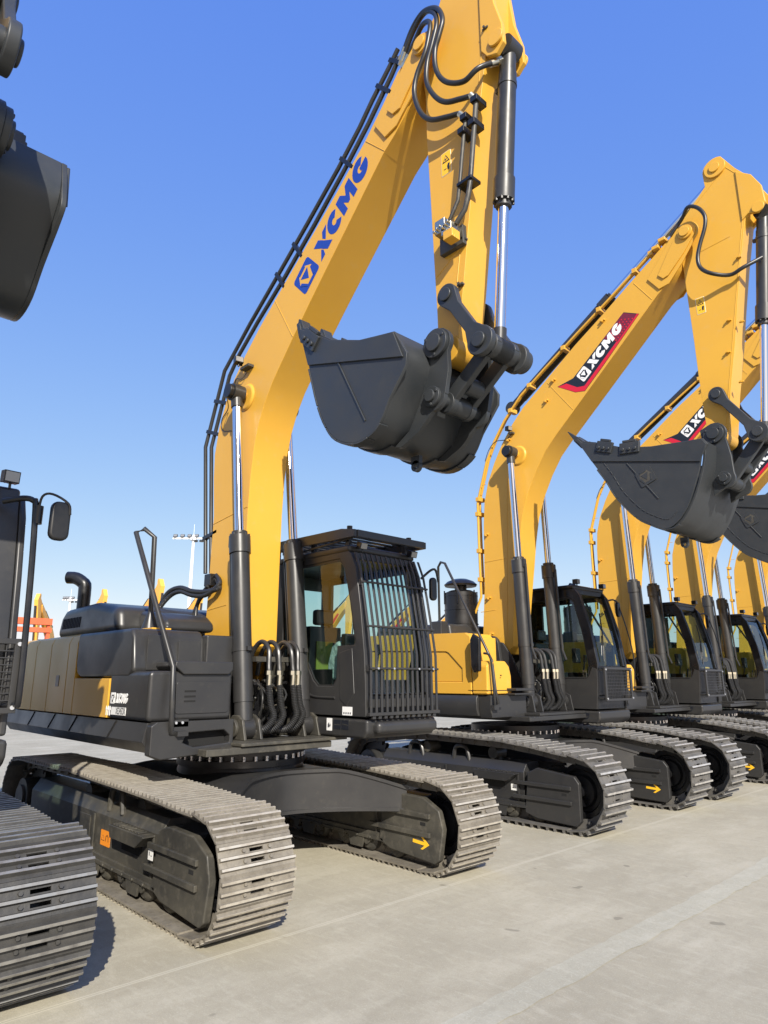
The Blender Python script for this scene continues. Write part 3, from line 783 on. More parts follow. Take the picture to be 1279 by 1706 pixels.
# ------------------------------------------------------------------ configurations
CFG_A = dict(kind='A', g=2.40, shoe_w=.60, Xf=1.80, rf=.43, Xr=2.40, rr=.45, N=52, gh=.026, bw=.016, bars=(-.31, 0, .31),
    shoe=SHOE_T, edge=EDGE_T, grey_u=GRD, carrier_z=.685,
    top=[(1.6,.845),(1.1,.87),(.55,.885),(0,.895),(-.65,.915),(-1.2,.905),(-1.8,.90),(-2.25,.90)],
    cab=dict(y0=.45, y1=1.40, zf=1.40, zr=3.08, rx=-.33, sx=.45, sill=1.62, mat=GRY,
        fx=interp([(1.2,1.44),(1.4,1.45),(2.0,1.42),(2.45,1.36),(2.89,1.28),(3.05,1.21)]),
        outer=[(-.33,1.40),(1.45,1.40),(1.44,1.7),(1.42,2.0),(1.36,2.45),(1.28,2.89),(1.21,3.03),(1.15,3.08),(-.25,3.08),(-.33,2.95)],
        window=[(.02,2.99),(1.02,3.0),(1.10,2.92),(1.20,2.55),(1.29,2.12),(1.27,2.09),(1.0,2.09),(.985,1.75),(.94,1.69),(.68,1.69),(.60,1.75),(.49,1.91),(.38,1.99),(.02,2.0)],
        lwindow=[(-.24,1.75),(1.10,1.75),(1.22,2.1),(1.16,2.5),(1.06,2.92),(-.24,2.92)]),
    front=dict(hw=.225, cy=.35, aw=.15,
        boom=[(-.50,2.06),(-.54,2.19),(-.50,3.62),(-.56,4.1),(-.57,4.40),(-.50,4.72),(-.37,5.02),(-.20,5.27),(.02,5.50),(.30,5.74),(.63,5.99),(1.20,6.40),(1.69,6.76),(2.13,7.10),(2.40,7.36),
              (2.62,7.60),(2.72,7.66),(2.95,7.72),(2.98,7.55),(2.80,7.16),(2.71,7.02),(2.58,6.90),(2.42,6.79),(1.59,5.97),(1.30,5.68),(.99,5.36),(.80,5.15),(.62,4.95),(.48,4.74),(.38,4.52),(.31,4.27),(.27,3.95),(.245,3.57),(.235,3.0),(.23,2.10),(.15,2.02),(.0,1.96),(-.30,1.96)],
        fork=[(2.30,7.17),(2.62,7.50),(2.88,7.74)]+disc(2.99,7.59,.16,120,-60,10)+[(2.80,7.13),(2.62,6.96),(2.45,6.93)],
        fork2=[(2.50,7.20),(2.72,7.47),(2.90,7.68)]+disc(2.99,7.59,.125,120,-60,10)+[(2.88,7.32),(2.68,7.10),(2.58,7.10)],
        pin=(2.99,7.59), seams=[((.60,5.97),(.98,5.36)),((-.50,3.52),(.24,3.60)),((-.5,2.52),(-.1,2.55)),((2.15,7.10),(2.43,6.80))],
        ctop=(.08,4.95), cbase=(.57,1.30), csplit=2.0, cr=.098, crr=.052, cpipe=-.13, clamp=(.75,),
        arm=[(3.42,8.60),(3.30,8.52),(3.20,8.25),(3.10,8.03),(2.93,7.86),(2.86,7.66),(2.87,7.45),(2.92,7.14),(2.925,6.66),(2.96,5.93),(2.985,5.34),(3.01,4.80),(3.02,4.42)]+disc(3.13,4.42,.11,180,330,8)+[(3.25,4.58),(3.31,4.96),(3.40,5.60),(3.48,6.19),(3.59,6.79),(3.70,7.40),(3.72,7.86),(3.68,8.45),(3.55,8.62)],
        lug=[(3.60,8.2),(3.72,7.86),(3.76,7.5),(3.83,7.22),(3.84,7.02),(3.76,6.95),(3.66,7.0),(3.60,7.1)],
        aseams=[((3.70,7.9),(3.55,6.8)),((3.00,5.15),(3.27,5.30)),((3.52,6.8),(3.24,5.0))],
        studs=[(3.66,7.3),(3.42,5.9),(3.34,5.35),(3.29,4.95)],
        bctop=(3.77,7.10), lev0=(3.20,4.86), lev1=(3.53,4.32), bsplit=1.52, bcr=.078, bcrr=.045,
        ac0=(.45,5.98), acend=(3.45,8.44), acsplit=2.0),
    bucket=dict(hw=.60, hinge=(3.13,4.42), link=(3.08,3.97), ear=.27,
        side=[(1.62,5.08),(1.80,4.58),(1.95,4.15),(2.08,3.91),(2.22,3.76),(2.44,3.67),(2.62,3.68),(2.77,3.76),(2.88,3.93),(3.07,4.16),(3.08,4.26),(2.94,4.50),(2.72,4.545),(2.51,4.59),(2.13,4.74),(1.90,4.90)],
        shell=[(1.62,5.08),(1.80,4.58),(1.95,4.15),(2.08,3.91),(2.22,3.76),(2.44,3.67),(2.62,3.68),(2.77,3.76),(2.88,3.93),(2.98,4.10),(3.04,4.24),(3.02,4.36),(2.94,4.50)],
        w0=1, w1=7, band=[(1.64,5.04),(1.80,4.60),(3.05,4.23),(2.94,4.49),(2.72,4.53),(2.51,4.575),(2.13,4.725),(1.90,4.88)],
        weld=((2.22,4.50),(2.60,3.82)), tooth=(-.30,.95), cutters=[(1.86,4.86,.26,-42)],
        earp=[(2.98,4.52)]+disc(3.13,4.42,.14,120,-40,8)+[(3.24,4.16),(3.20,3.97)]+disc(3.08,3.97,.115,0,-100,6)+[(2.90,3.72),(2.70,3.64),(2.62,3.66),(2.80,3.76),(2.92,3.96),(3.00,4.15)],
        hook=(2.60,3.58), tl=.10, ks=9))
FB = 'B'
CFG_B = dict(kind='B', g=2.32, shoe_w=.60, Xf=1.84, rf=.46, Xr=1.84, rr=.48, N=46, gh=.04, bw=.022, bars=(-.27, .27),
    shoe=SHOE_G, edge=EDGE_G, grey_u=GRY, carrier_z=.80,
    top=[(1.70,.92),(1.25,.98),(.8,1.02),(0,1.04),(-.6,1.05),(-1.2,1.02),(-1.6,.965)],
    cab=dict(y0=.50, y1=1.40, zf=1.32, zr=3.14, rx=-.55, sx=.2, sill=1.95, mat=BLK,
        fx=interp([(1.2,1.13),(1.7,1.17),(1.98,1.18),(2.5,1.10),(3.05,.94),(3.14,.89)]),
        outer=[(-.55,1.32),(1.13,1.32),(1.17,1.7),(1.18,1.98),(1.10,2.5),(.95,3.02),(.86,3.14),(-.45,3.14),(-.55,3.0)],
        window=[(-.30,1.77),(1.02,1.77),(1.05,1.92),(.98,2.4),(.85,2.93),(.78,2.99),(-.30,2.99)],
        lwindow=[(-.30,1.62),(.98,1.62),(1.05,1.92),(.98,2.4),(.85,2.93),(.78,2.99),(-.30,2.99)]),
    front=dict(hw=.225, cy=.40, aw=.16,
        boom=[(-.44,2.30),(-.37,2.45),(-.31,3.18),(-.29,3.9),(-.28,4.25),(-.25,4.60),(-.16,4.92),(-.02,5.22),(.16,5.52),(.38,5.80),(.60,6.02),(.95,6.27),(1.60,6.74),(2.13,7.08),(2.63,7.42),(2.91,7.60),
              (3.10,7.73),(3.32,7.86),(3.42,7.76),(3.28,7.28),(3.12,7.14),(2.95,7.02),(1.40,5.60),(1.18,5.40),(.98,5.20),(.79,4.92),(.62,4.60),(.50,4.28),(.42,3.90),(.36,3.50),(.28,3.0),(.22,2.60),(.20,2.24),(.08,2.13),(-.15,2.12)],
        fork=[(2.83,7.30),(3.08,7.60),(3.26,7.85)]+disc(3.43,7.74,.17,130,-50,10)+[(3.34,7.34),(3.12,7.10),(2.98,7.08)],
        fork2=[(2.99,7.28),(3.16,7.56),(3.34,7.83)]+disc(3.43,7.74,.135,130,-50,10)+[(3.38,7.46),(3.14,7.22),(3.06,7.20)],
        pin=(3.43,7.74), seams=[((1.08,6.30),(1.50,5.72)),((-.30,3.60),(.34,3.62)),((-.29,4.9),(-.2,4.9)),((2.62,7.35),(2.86,6.98)),((-.4,2.8),(-.1,2.82)),((.23,4.9),(.10,2.4))],
        ctop=(.44,5.26), cbase=(.57,1.44), csplit=2.12, cr=.098, crr=.052, cpipe=.14, clamp=(.8,),
        arm=disc(3.88,8.56,.17,60,190,8)+[(3.72,8.36),(3.50,8.14),(3.34,7.98),(3.27,7.74),(3.29,7.5),(3.31,7.32),(3.32,6.77),(3.335,6.15),(3.34,5.66),(3.35,5.20),(3.37,4.80)]+disc(3.49,4.77,.12,180,330,8)+[(3.63,4.83),(3.71,5.34),(3.84,5.98),(3.93,6.50),(4.03,7.03),(4.13,7.5),(4.22,7.9),(4.29,8.17),(4.12,8.42)],
        lug=[(4.12,8.36),(4.30,8.2),(4.40,7.98),(4.42,7.72),(4.32,7.62),(4.20,7.66),(4.12,7.6)],
        aseams=[((4.23,8.17),(4.10,7.5)),((4.01,8.50),(4.23,8.17)),((4.01,8.50),(3.52,8.12)),((4.10,7.5),(3.60,4.9)),((3.52,7.42),(3.95,7.46))],
        studs=[(3.80,6.28),(3.74,5.85),(4.02,7.1),(3.95,6.2),(3.85,5.4)],
        bctop=(4.33,7.68), lev0=(3.56,5.30), lev1=(3.98,4.68), bsplit=1.55, bcr=.088, bcrr=.048,
        ac0=(.25,6.18), acend=(3.88,8.56), acsplit=2.3),
    bucket=dict(hw=.65, hinge=(3.49,4.77), link=(3.55,4.17), ear=.27,
        side=[(1.78,5.04),(1.92,4.78),(2.05,4.56),(2.17,4.36),(2.30,4.10),(2.54,3.80),(2.72,3.67),(2.91,3.58),(3.06,3.64),(3.20,3.80),(3.30,4.0),(3.40,4.25),(3.44,4.42),(3.53,4.54),(3.48,4.63),(3.14,4.66),(2.83,4.69),(2.45,4.77),(2.05,4.95)],
        shell=[(1.78,5.04),(1.92,4.78),(2.05,4.56),(2.17,4.36),(2.30,4.10),(2.54,3.80),(2.72,3.67),(2.91,3.58),(3.08,3.62),(3.22,3.78),(3.34,4.0),(3.42,4.2),(3.47,4.38),(3.50,4.60)],
        w0=2, w1=8, band=[(1.80,5.0),(1.98,4.68),(3.42,4.34),(3.52,4.54),(3.47,4.62),(3.14,4.65),(2.83,4.68),(2.45,4.76),(2.05,4.93)],
        weld=((2.48,4.54),(2.86,3.98)), tooth=(-.62,.72), cutters=[(2.20,4.86,.24,-20),(2.55,4.76,.28,-6)],
        earp=[(3.32,4.86)]+disc(3.49,4.77,.15,120,-30,8)+[(3.66,4.45),(3.67,4.22)]+disc(3.56,4.17,.12,10,-100,6)+[(3.40,3.98),(3.40,4.2),(3.36,4.45)],
        hook=(2.86,3.50), tl=.24, ks=12, emb=((2.66,4.16), .22, 22)))

# ------------------------------------------------------------------ bodywork of the nearer type
def hand_rail(root, pts, r, foot, m_=GRY):
    m = MB(); m.tube(pts, r, 10, 3, smooth=False)
    for p in foot: m.box((p[0]-.05, p[1]-.05, p[2]-.03), (p[0]+.05, p[1]+.05, p[2]+.01))
    m.build('handrail', m_, root, ang=60)

def house_A(root, full=True):
    W = 1.42
    # revolving frame: deck plates and front brackets
    m = MB()
    m.box((-2.2, -.95, 1.10), (.95, .44, 1.16)); m.box((.55, -.62, 1.165), (.98, .62, 1.195))
    for y in (-.20, .20): m.prism([(-.9, 1.16), (.50, 1.16), (.46, 1.5), (.22, 1.86), (-.02, 1.98), (-.30, 1.8), (-.9, 1.4)], y-.28 if y < 0 else y+.245, y-.245 if y < 0 else y+.28)
    for y in (-.35, .35):
        for q in (-.105, .075): m.prism([(.40, 1.195), (.76, 1.195), (.70, 1.38), (.62, 1.42), (.52, 1.42), (.45, 1.36)], y+q, y+q+.03)
        m.cyl((.57, y-.125, 1.30), (.57, y+.125, 1.30), .055, n=18); m.cyl((.57, y-.14, 1.30), (.57, y-.104, 1.30), .085, n=18)
    m.build('upper_frame', GRD, root, bevel=.008)
    m = MB()
    for y in (-.31,): m.prism([(-.24, 1.75), (.16, 1.75), (.16, 1.98)]+disc(-.02, 2.02, .17, 0, 150, 8)+[(-.24, 1.95)], y-.05, y+.02)
    for y in (-.31,): m.cyl((-.02, y-.09, 1.98), (-.02, y-.05, 1.98), .07, n=18)
    m.build('boom_foot_bracket', GRY, root, bevel=.01)
    # right side skirt with a chamfered upper face
    m = MB()
    prof = [(-W+.07, 1.14), (-W-.005, 1.235), (-W+.03, 1.392), (-.75, 1.392), (-.75, 1.14)]
    m.prismx(prof, -3.35, .70)
    m.build('side_skirt', GRY, root, bevel=.003, ang=12)
    m = MB(); m.prismx([(-1.40, 1.13), (-1.40, 1.37), (-1.36, 1.40), (-.60, 1.40), (-.60, 1.13), (-1.30, 1.09)], .70, .80, [[(-1.06, 1.30), (-.70, 1.31), (-.64, 1.26), (-.64, 1.20), (-1.0, 1.18), (-1.10, 1.22)]])
    m.build('front_apron', GRY, root, bevel=.012)
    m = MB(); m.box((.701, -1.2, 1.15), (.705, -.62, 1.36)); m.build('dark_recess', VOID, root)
    m = MB()
    for x in (-2.4, -1.7, -1.05, -.05): m.beam((x, -W-.006, 1.24), (x+.10, -W+.026, 1.385), .014, .008, (0, 1, 0))
    m.build('skirt_slit', VOID, root)
    m = MB(); m.prismx([(W-.02, 1.12), (W, 1.36), (.4, 1.36), (.4, 1.12)], -2.86, -.35); m.build('side_skirt', GRY, root, bevel=.012)
    # yellow doors on the right side
    for x0, x1, z1 in ((-3.05, -2.408, 2.235), (-2.40, -1.88, 2.235), (-1.872, -1.315, 2.235), (-1.307, -1.055, 2.235)):
        m = MB()
        m.prismx([(-W, 1.405), (-W, z1-.10), (-W+.03, z1-.03), (-W+.10, z1), (-.9, z1), (-.9, 1.405)], x0, x1)
        d = m.build('side_door', YEL, root, bevel=.007)
        if x0 < -1.5 and x1 > -1.5:
            m = MB(); m.prism(rrect(-1.62, 1.68, -1.52, 1.80, .02), -W-.004, -W+.002); m.build('latch', BLK, d)
    m = MB(); m.prism([(-1.047, 1.405), (-.128, 1.405), (-.128, 1.765), (-1.047, 1.765)], -W, -.9); m.build('side_door', YEL, root, bevel=.006)
    # fuel tank shell above
    m = MB(); m.prism([(-1.05, 1.90), (-1.0, 1.80), (-.90, 1.772), (.30, 1.772), (.38, 1.83), (.34, 2.14), (.27, 2.22), (-1.05, 2.225)], -W-.003, -.70); tk = m.build('fuel_tank', GRY, root, bevel=.035, seg=4)
    m = MB(); m.box((.30, -.72, 1.78), (.42, -.40, 2.18)); m.build('tank_end_cover', GRY, root, bevel=.02)
    m = MB()
    m.prismx([(-1.30, 1.84), (-1.10, 1.84), (-1.06, 2.0), (-1.10, 2.16), (-1.30, 2.16)], .375, .385); m.prismx([(-.99, 1.85), (-.76, 1.85), (-.76, 2.12), (-.99, 2.12)], .37, .382)
    m.build('tank_panel', GRY, tk, bevel=.004)
    # toolbox in front
    m = MB(); m.prismx(rrect(-W+.002, 1.402, -.60, 1.83, .045), -.12, .74); tb = m.build('toolbox', GRY, root, bevel=.035, seg=4)
    m = MB(); m.prismx([(-1.21, 1.87), (-1.12, 1.80), (-.66, 1.80), (-.62, 1.84), (-.62, 1.915), (-1.20, 1.915)], .36, .775); m.build('toolbox_lid', GRY, tb, bevel=.012)
    m = MB(); m.prismx(rrect(-1.17, 1.46, -.64, 1.74, .03), .742, .749); m.build('front_panel', GRY, tb, bevel=.006)
    m = MB(); m.box((.7485, -1.09, 1.645), (.7515, -.98, 1.662)); m.box((.7485, -1.09, 1.60), (.7515, -.98, 1.617)); m.box((.7485, -1.09, 1.56), (.7515, -.98, 1.575)); m.build('vent_slot', VOID, tb)
    lt = letters(.085); kx = .27/max(x for p in lt for x, y in p)
    sh = [([(x*kx+.105, y+.115) for x, y in p], WHT, 2) for p in lt]
    sh += [(p, m_, l+1) for p, m_, l in emblem(.10, -.01, .108, WHT, DBLK)]
    sh += [([(.02, .01), (.35, .01), (.35, .078), (.03, .078)], WHT, 2)]
    for i in range(3):
        x = -.10+i*.04; sh += [([(x, .0), (x+.012, .0), (x+.012, .05), (x+.024, .05), (x+.006, .085), (x-.012, .05), (x, .05)], WHT, 2)]
    decal('nameplate_logo', tb, (-.045, -W+.001, 1.43), (.98, 0, 0), (0, 0, 1), (0, -1, 0), sh)
    cu = bpy.data.curves.new('model_text', 'FONT'); cu.body = 'XE245DK'; cu.size = .085; cu.extrude = .0004; cu.offset = .0004
    to = bpy.data.objects.new('model_text', cu); COL.objects.link(to)
    me = bpy.data.meshes.new_from_object(to); bpy.data.objects.remove(to)
    me.transform(Matrix.Translation((.085, -W-.0034, 1.447)) @ Matrix.Rotation(pi/2, 4, 'X') @ Matrix.Diagonal((.62, 1, 1, 1)))
    me.materials.clear(); me.materials.append(DBLK)
    o = bpy.data.objects.new('model_text', me); COL.objects.link(o); o.parent = tb
    # engine hood, vents, exhaust, filler box
    m = MB(); m.prism([(-2.42, 2.23), (-2.30, 2.50), (-2.18, 2.58), (-1.30, 2.60), (-.62, 2.50), (-.55, 2.23)], -1.22, 1.20); hd = m.build('engine_hood', GRY, root, bevel=.09, seg=4)
    m = MB()
    for i in range(12):
        y = -1.08+i*.045; m.beam((-2.05+i*.0, y, 2.602), (-1.80, y+.03, 2.606), .018, .006)
    for i in range(12):
        x = -2.2+i*.05; m.beam((x, -1.222, 2.34), (x+.02, -1.222, 2.46), .018, .006, (0, 1, 0))
    m.build('hood_vent', VOID, hd)
    m = MB()
    m.tube([(-2.0, -1.08, 2.50), (-2.0, -1.08, 2.84), (-2.02, -1.10, 2.90), (-2.10, -1.16, 2.96), (-2.18, -1.23, 2.97)], .075, 20, 3)
    m.build('exhaust_pipe', BLK, root)
    m = MB(); m.box((-1.0, -1.16, 2.222), (-.74, -1.0, 2.345)); m.build('filler_box', YEL, root, bevel=.01)
    m = MB(); m.box((-.36, -1.2, 2.222), (.22, -1.0, 2.24)); m.build('step_plate', YEL, root, bevel=.006)
    m = MB(); m.prism([(-.6, 2.23), (-.6, 2.47), (-.1, 2.40), (.02, 2.33), (.04, 2.23)], -.98, -.42); m.build('battery_cover', GRY, root, bevel=.05, seg=4)
    # counterweight
    m = MB()
    prof = [(x_-.86, y_) for x_, y_ in [(-2.2, -1.38), (-2.2, 1.38), (-2.62, 1.34), (-2.86, 1.05), (-2.97, .5), (-3.0, 0), (-2.97, -.5), (-2.86, -1.05), (-2.62, -1.34)]]
    m.prismz(prof, 1.40, 2.22); m.build('counterweight', GRY, root, bevel=.05, seg=3)
    # left side body behind the cab
    m = MB(); m.box((-2.2, .42, 1.37), (-.42, 1.38, 2.2)); m.build('side_cabinet', YEL, root, bevel=.02)
    m = MB(); m.box((-3.05, -.9, 1.16), (-.60, .42, 2.22)); m.build('engine_bay', BLK, root)
    # handrail
    hand_rail(root, [(.775, -1.10, 1.30), (.80, -1.22, 1.31), (.84, -1.24, 1.42), (.80, -1.24, 1.86), (-.18, -1.27, 3.22), (-.09, -1.22, 3.25), (.0, -1.15, 3.16), (-.10, -1.08, 2.42)], .025, [(.80, -1.13, 1.31)])
    m = MB(); m.cyl((-.10, -1.08, 2.22), (-.10, -1.08, 2.42), .09, .028, 16); m.build('rail_socket', GRY, root)
    m = MB(); m.box((.755, -1.22, 1.355), (.80, -1.06, 1.415)); m.use(BOLT)
    m.mats.insert(0, GRY); m.cur = 0; m.m = [0]*len(m.m); m.mats = [GRY, BOLT]; m.cur = 1
    for y in (-1.18, -1.12):
        m.cyl((.80, y, 1.39), (.812, y, 1.39), .012, n=8)
    m.build('rail_clamp', None, root)
    if not full: return
    # round-back hoses from the tank to the boom foot
    for k in range(2):
        d = .045*k
        m = MB(); m.tube([(-1.12+d, -.52-d, 2.28), (-1.16+d, -.50-d, 2.55-d), (-1.06+d, -.46, 2.74-d), (-.84+d*.5, -.42, 2.79-d), (-.60, -.38, 2.73-d), (-.38, -.33, 2.71-d*.8), (-.20, -.27, 2.74+d), (-.36, -.22, 2.86+d)], .027, 10, 5, ribs=.06, rib_n=.02); m.build('hydraulic_hose', RUB, root)
    for k in range(3):
        d = .05*k
        m = MB(); m.tube([(-.40, -.26-.02*k, 2.74+d*.4), (-.58-d*.3, -.28, 2.66), (-.68+d*.4, -.30, 2.48), (-.60+d*.5, -.31, 2.30), (-.42+d*.3, -.31, 2.12)], .022, 10, 5, ribs=.06, rib_n=.02); m.build('hydraulic_hose', RUB, root)
    m = MB(); m.box((-.50, -.30, 2.78), (-.36, -.20, 2.92)); m.build('hose_clamp', BLK, root, bevel=.01)

def valve_hoses(root, x0, ys, dz=0.0, y_spread=.0):
    for i, y in enumerate(ys):
        y1 = y+random.uniform(-.015, .015)
        m = MB(); m.tube([(x0-.42, y, 1.80+dz), (x0-.36, y, 2.02+dz), (x0-.22, y+.01, 2.13+dz), (x0-.08, y+.01, 2.06+dz), (x0-.04, y1, 1.88+dz), (x0-.03, y1, 1.82+dz)], .024, 10, 5); m.build('hose_elbow', GRY, root)
        m = MB(); m.cyl((x0-.03, y1, 1.80+dz), (x0-.03, y1, 1.84+dz), .035, n=6); m.cyl((x0-.03, y1, 1.68+dz), (x0-.025, y1, 1.80+dz), .027, n=14); m.build('hose_fitting', STL, root)
        m = MB(); m.tube([(x0-.025, y1, 1.70+dz), (x0+.0, y1+.01, 1.52+dz), (x0+.03, y+.025, 1.40+dz), (x0-.02, y-.04, 1.29+dz), (x0-.14, y-.10, 1.27+dz), (x0-.28, y-.1, 1.36+dz)], .032, 10, 6, ribs=.10, rib_n=.016); m.build('hydraulic_hose', RUB, root)
    # control valve clutter behind
    m = MB(); m.use(BLK); m.box((x0-.75, -.22, 1.2), (x0-.42, .22, 1.72+dz))
    m.use(GRD)
    for i in range(22):
        a = (x0-.42+random.uniform(0, .08), random.uniform(-.22, .24), random.uniform(1.25, 1.75)+dz*.5)
        b = (x0-.36+random.uniform(0, .16), a[1]+random.uniform(-.12, .12), a[2]+random.uniform(-.12, .16))
        m.use(random.choice([GRD, BLK, STL, GRD])); m.cyl(a, b, random.uniform(.008, .022), n=8)
    m.use(GRD); m.box((x0-.3, -.25, 1.93+dz), (x0-.16, .27, 1.98+dz))
    m.build('control_valve', None, root)
    m = MB()
    for i in range(7):
        y = random.uniform(-.2, .2); m.tube([(x0-.36, y, 1.25+dz), (x0-.22, y+random.uniform(-.1, .1), 1.42+dz), (x0-.20, y+random.uniform(-.1, .1), 1.60+dz), (x0-.38, y, 1.75+dz)], .011, 8, 4)
    m.build('pilot_line', RUB, root)

def guard_A(root, cab_fx):
    y0, y1 = .455, 1.385
    g = lambda z: cab_fx(z)+.055+.045*max(0, 1-abs(z-2.0)/1.2)
    m = MB(); zs = [1.44, 1.7, 2.0, 2.3, 2.6, 2.85, 3.04]; n = 14
    for i in range(n):
        y = y0+(y1-y0)*i/(n-1)
        vs = []; w = .0135; d = .014
        for z in zs:
            x = g(z); vs += [(x, y-w, z), (x, y+w, z), (x-d, y+w, z), (x-d, y-w, z)]
        fs = [(0, 1, 2, 3), tuple(4*(len(zs)-1)+k for k in (3, 2, 1, 0))]
        for j in range(len(zs)-1):
            a = 4*j; b = a+4
            for k in range(4): fs.append((a+k, a+(k+1) % 4, b+(k+1) % 4, b+k))
        m.add(vs, fs)
    for z in (1.86, 2.27, 2.72): m.cyl((g(z)+.006, y0-.02, z), (g(z)+.006, y1+.02, z), .011, n=10)
    m.box((g(1.43)-.04, y0-.03, 1.415), (g(1.43)+.01, y1+.03, 1.445)); m.box((g(1.52)-.045, y0, 1.49), (g(1.52)-.036, y1, 1.57))
    for i in range(12): m.box((g(1.43)-.03, y0+.02+i*.077, 1.385), (g(1.43), y0+.06+i*.077, 1.414))
    for z in (1.86, 2.72):
        for y in (y0+.02, y1-.02): m.box((cab_fx(z)-.03, y-.015, z-.03), (g(z)-.03, y+.015, z+.03))
    gd = m.build('front_guard', BLK if False else GRY, root, bevel=.003)
    m = MB()
    for i in (1, 4, 9, 12): m.cyl((g(1.86)+.018, y0+(y1-y0)*i/13, 1.86), (g(1.86)+.03, y0+(y1-y0)*i/13, 1.86), .010, n=8)
    m.build('guard_bolt', BOLT, gd)
    # roof guard
    m = MB()
    for y in (.40, 1.44): m.prism([(-.45, 3.22), (1.16, 3.19), (1.33, 3.19), (1.33, 3.265), (1.12, 3.30), (-.45, 3.33)], y-.02, y+.02)
    m.box((1.31, .42, 3.19), (1.342, 1.42, 3.265))
    for i in range(12): m.box((-.40+i*.13, .42, 3.28), (-.34+i*.13, 1.42, 3.30))
    for x in (-.2, .5, 1.1):
        for y in (.50, 1.34): m.box((x-.03, y-.02, 3.12), (x+.03, y+.02, 3.285))
    m.prism([(.2, 3.16), (.22, 3.14), (1.29, 3.19), (1.27, 3.21)], .43, .45)
    rg = m.build('roof_guard', GRY, root, bevel=.005)
    for y in (.55, 1.30): lamp(rg, (1.27, y, 3.12), (1, -.1, -.35), .045)
    m = MB(); m.cyl((1.14, .48, 3.29), (1.14, .48, 3.34), .03, n=12); m.cyl((1.14, 1.37, 3.29), (1.14, 1.37, 3.335), .03, n=12); m.build('guard_cap', BLK, rg)

def mirror(root, post, head, size=(.14, .06, .30), rad=.014, m_=BLK):
    m = MB(); m.tube(post, rad, 8, 3); 
    x, y, z = head; a, b, c = size
    ml = m.build('mirror_arm', m_, root)
    m = MB(); m.prismx(rrect(y-a/2, z-c/2, y+a/2, z+c/2, .045), x-b/2, x+b/2); m.build('mirror', BLK, ml, bevel=.018, seg=3)

def grille(root, x, y0, y1, z0, z1, proud=.07):
    m = MB(); t = .028
    m.prismx([(y0, z0), (y1, z0), (y1, z1), (y0, z1)], x, x+t, [[(y0+.05, z0+.035), (y1-.05, z0+.035), (y1-.05, z1-.035), (y0+.05, z1-.035)]])
    n = int((y1-y0-.1)/.045); k = int((z1-z0-.07)/.045)
    for i in range(1, n): m.box((x+.008, y0+.05+(y1-y0-.1)*i/n-.004, z0+.03), (x+.014, y0+.05+(y1-y0-.1)*i/n+.004, z1-.03))
    for i in range(1, k): m.box((x+.0145, y0+.045, z0+.035+(z1-z0-.07)*i/k-.004), (x+.020, y1-.045, z0+.035+(z1-z0-.07)*i/k+.004))
    for y in (y0+.025, y1-.025):
        for z in (z0+.04, z1-.04): m.box((x-proud, y-.012, z-.012), (x, y+.012, z+.012))
    g = m.build('window_grille', GRY, root, bevel=.003)
    m = MB()
    for y in (y0+.025, y1-.025):
        for z in (z0+.035, z1-.035): m.cyl((x+t, y, z), (x+t+.012, y, z), .014, n=10)
    m.build('grille_bolt', BOLT, g)

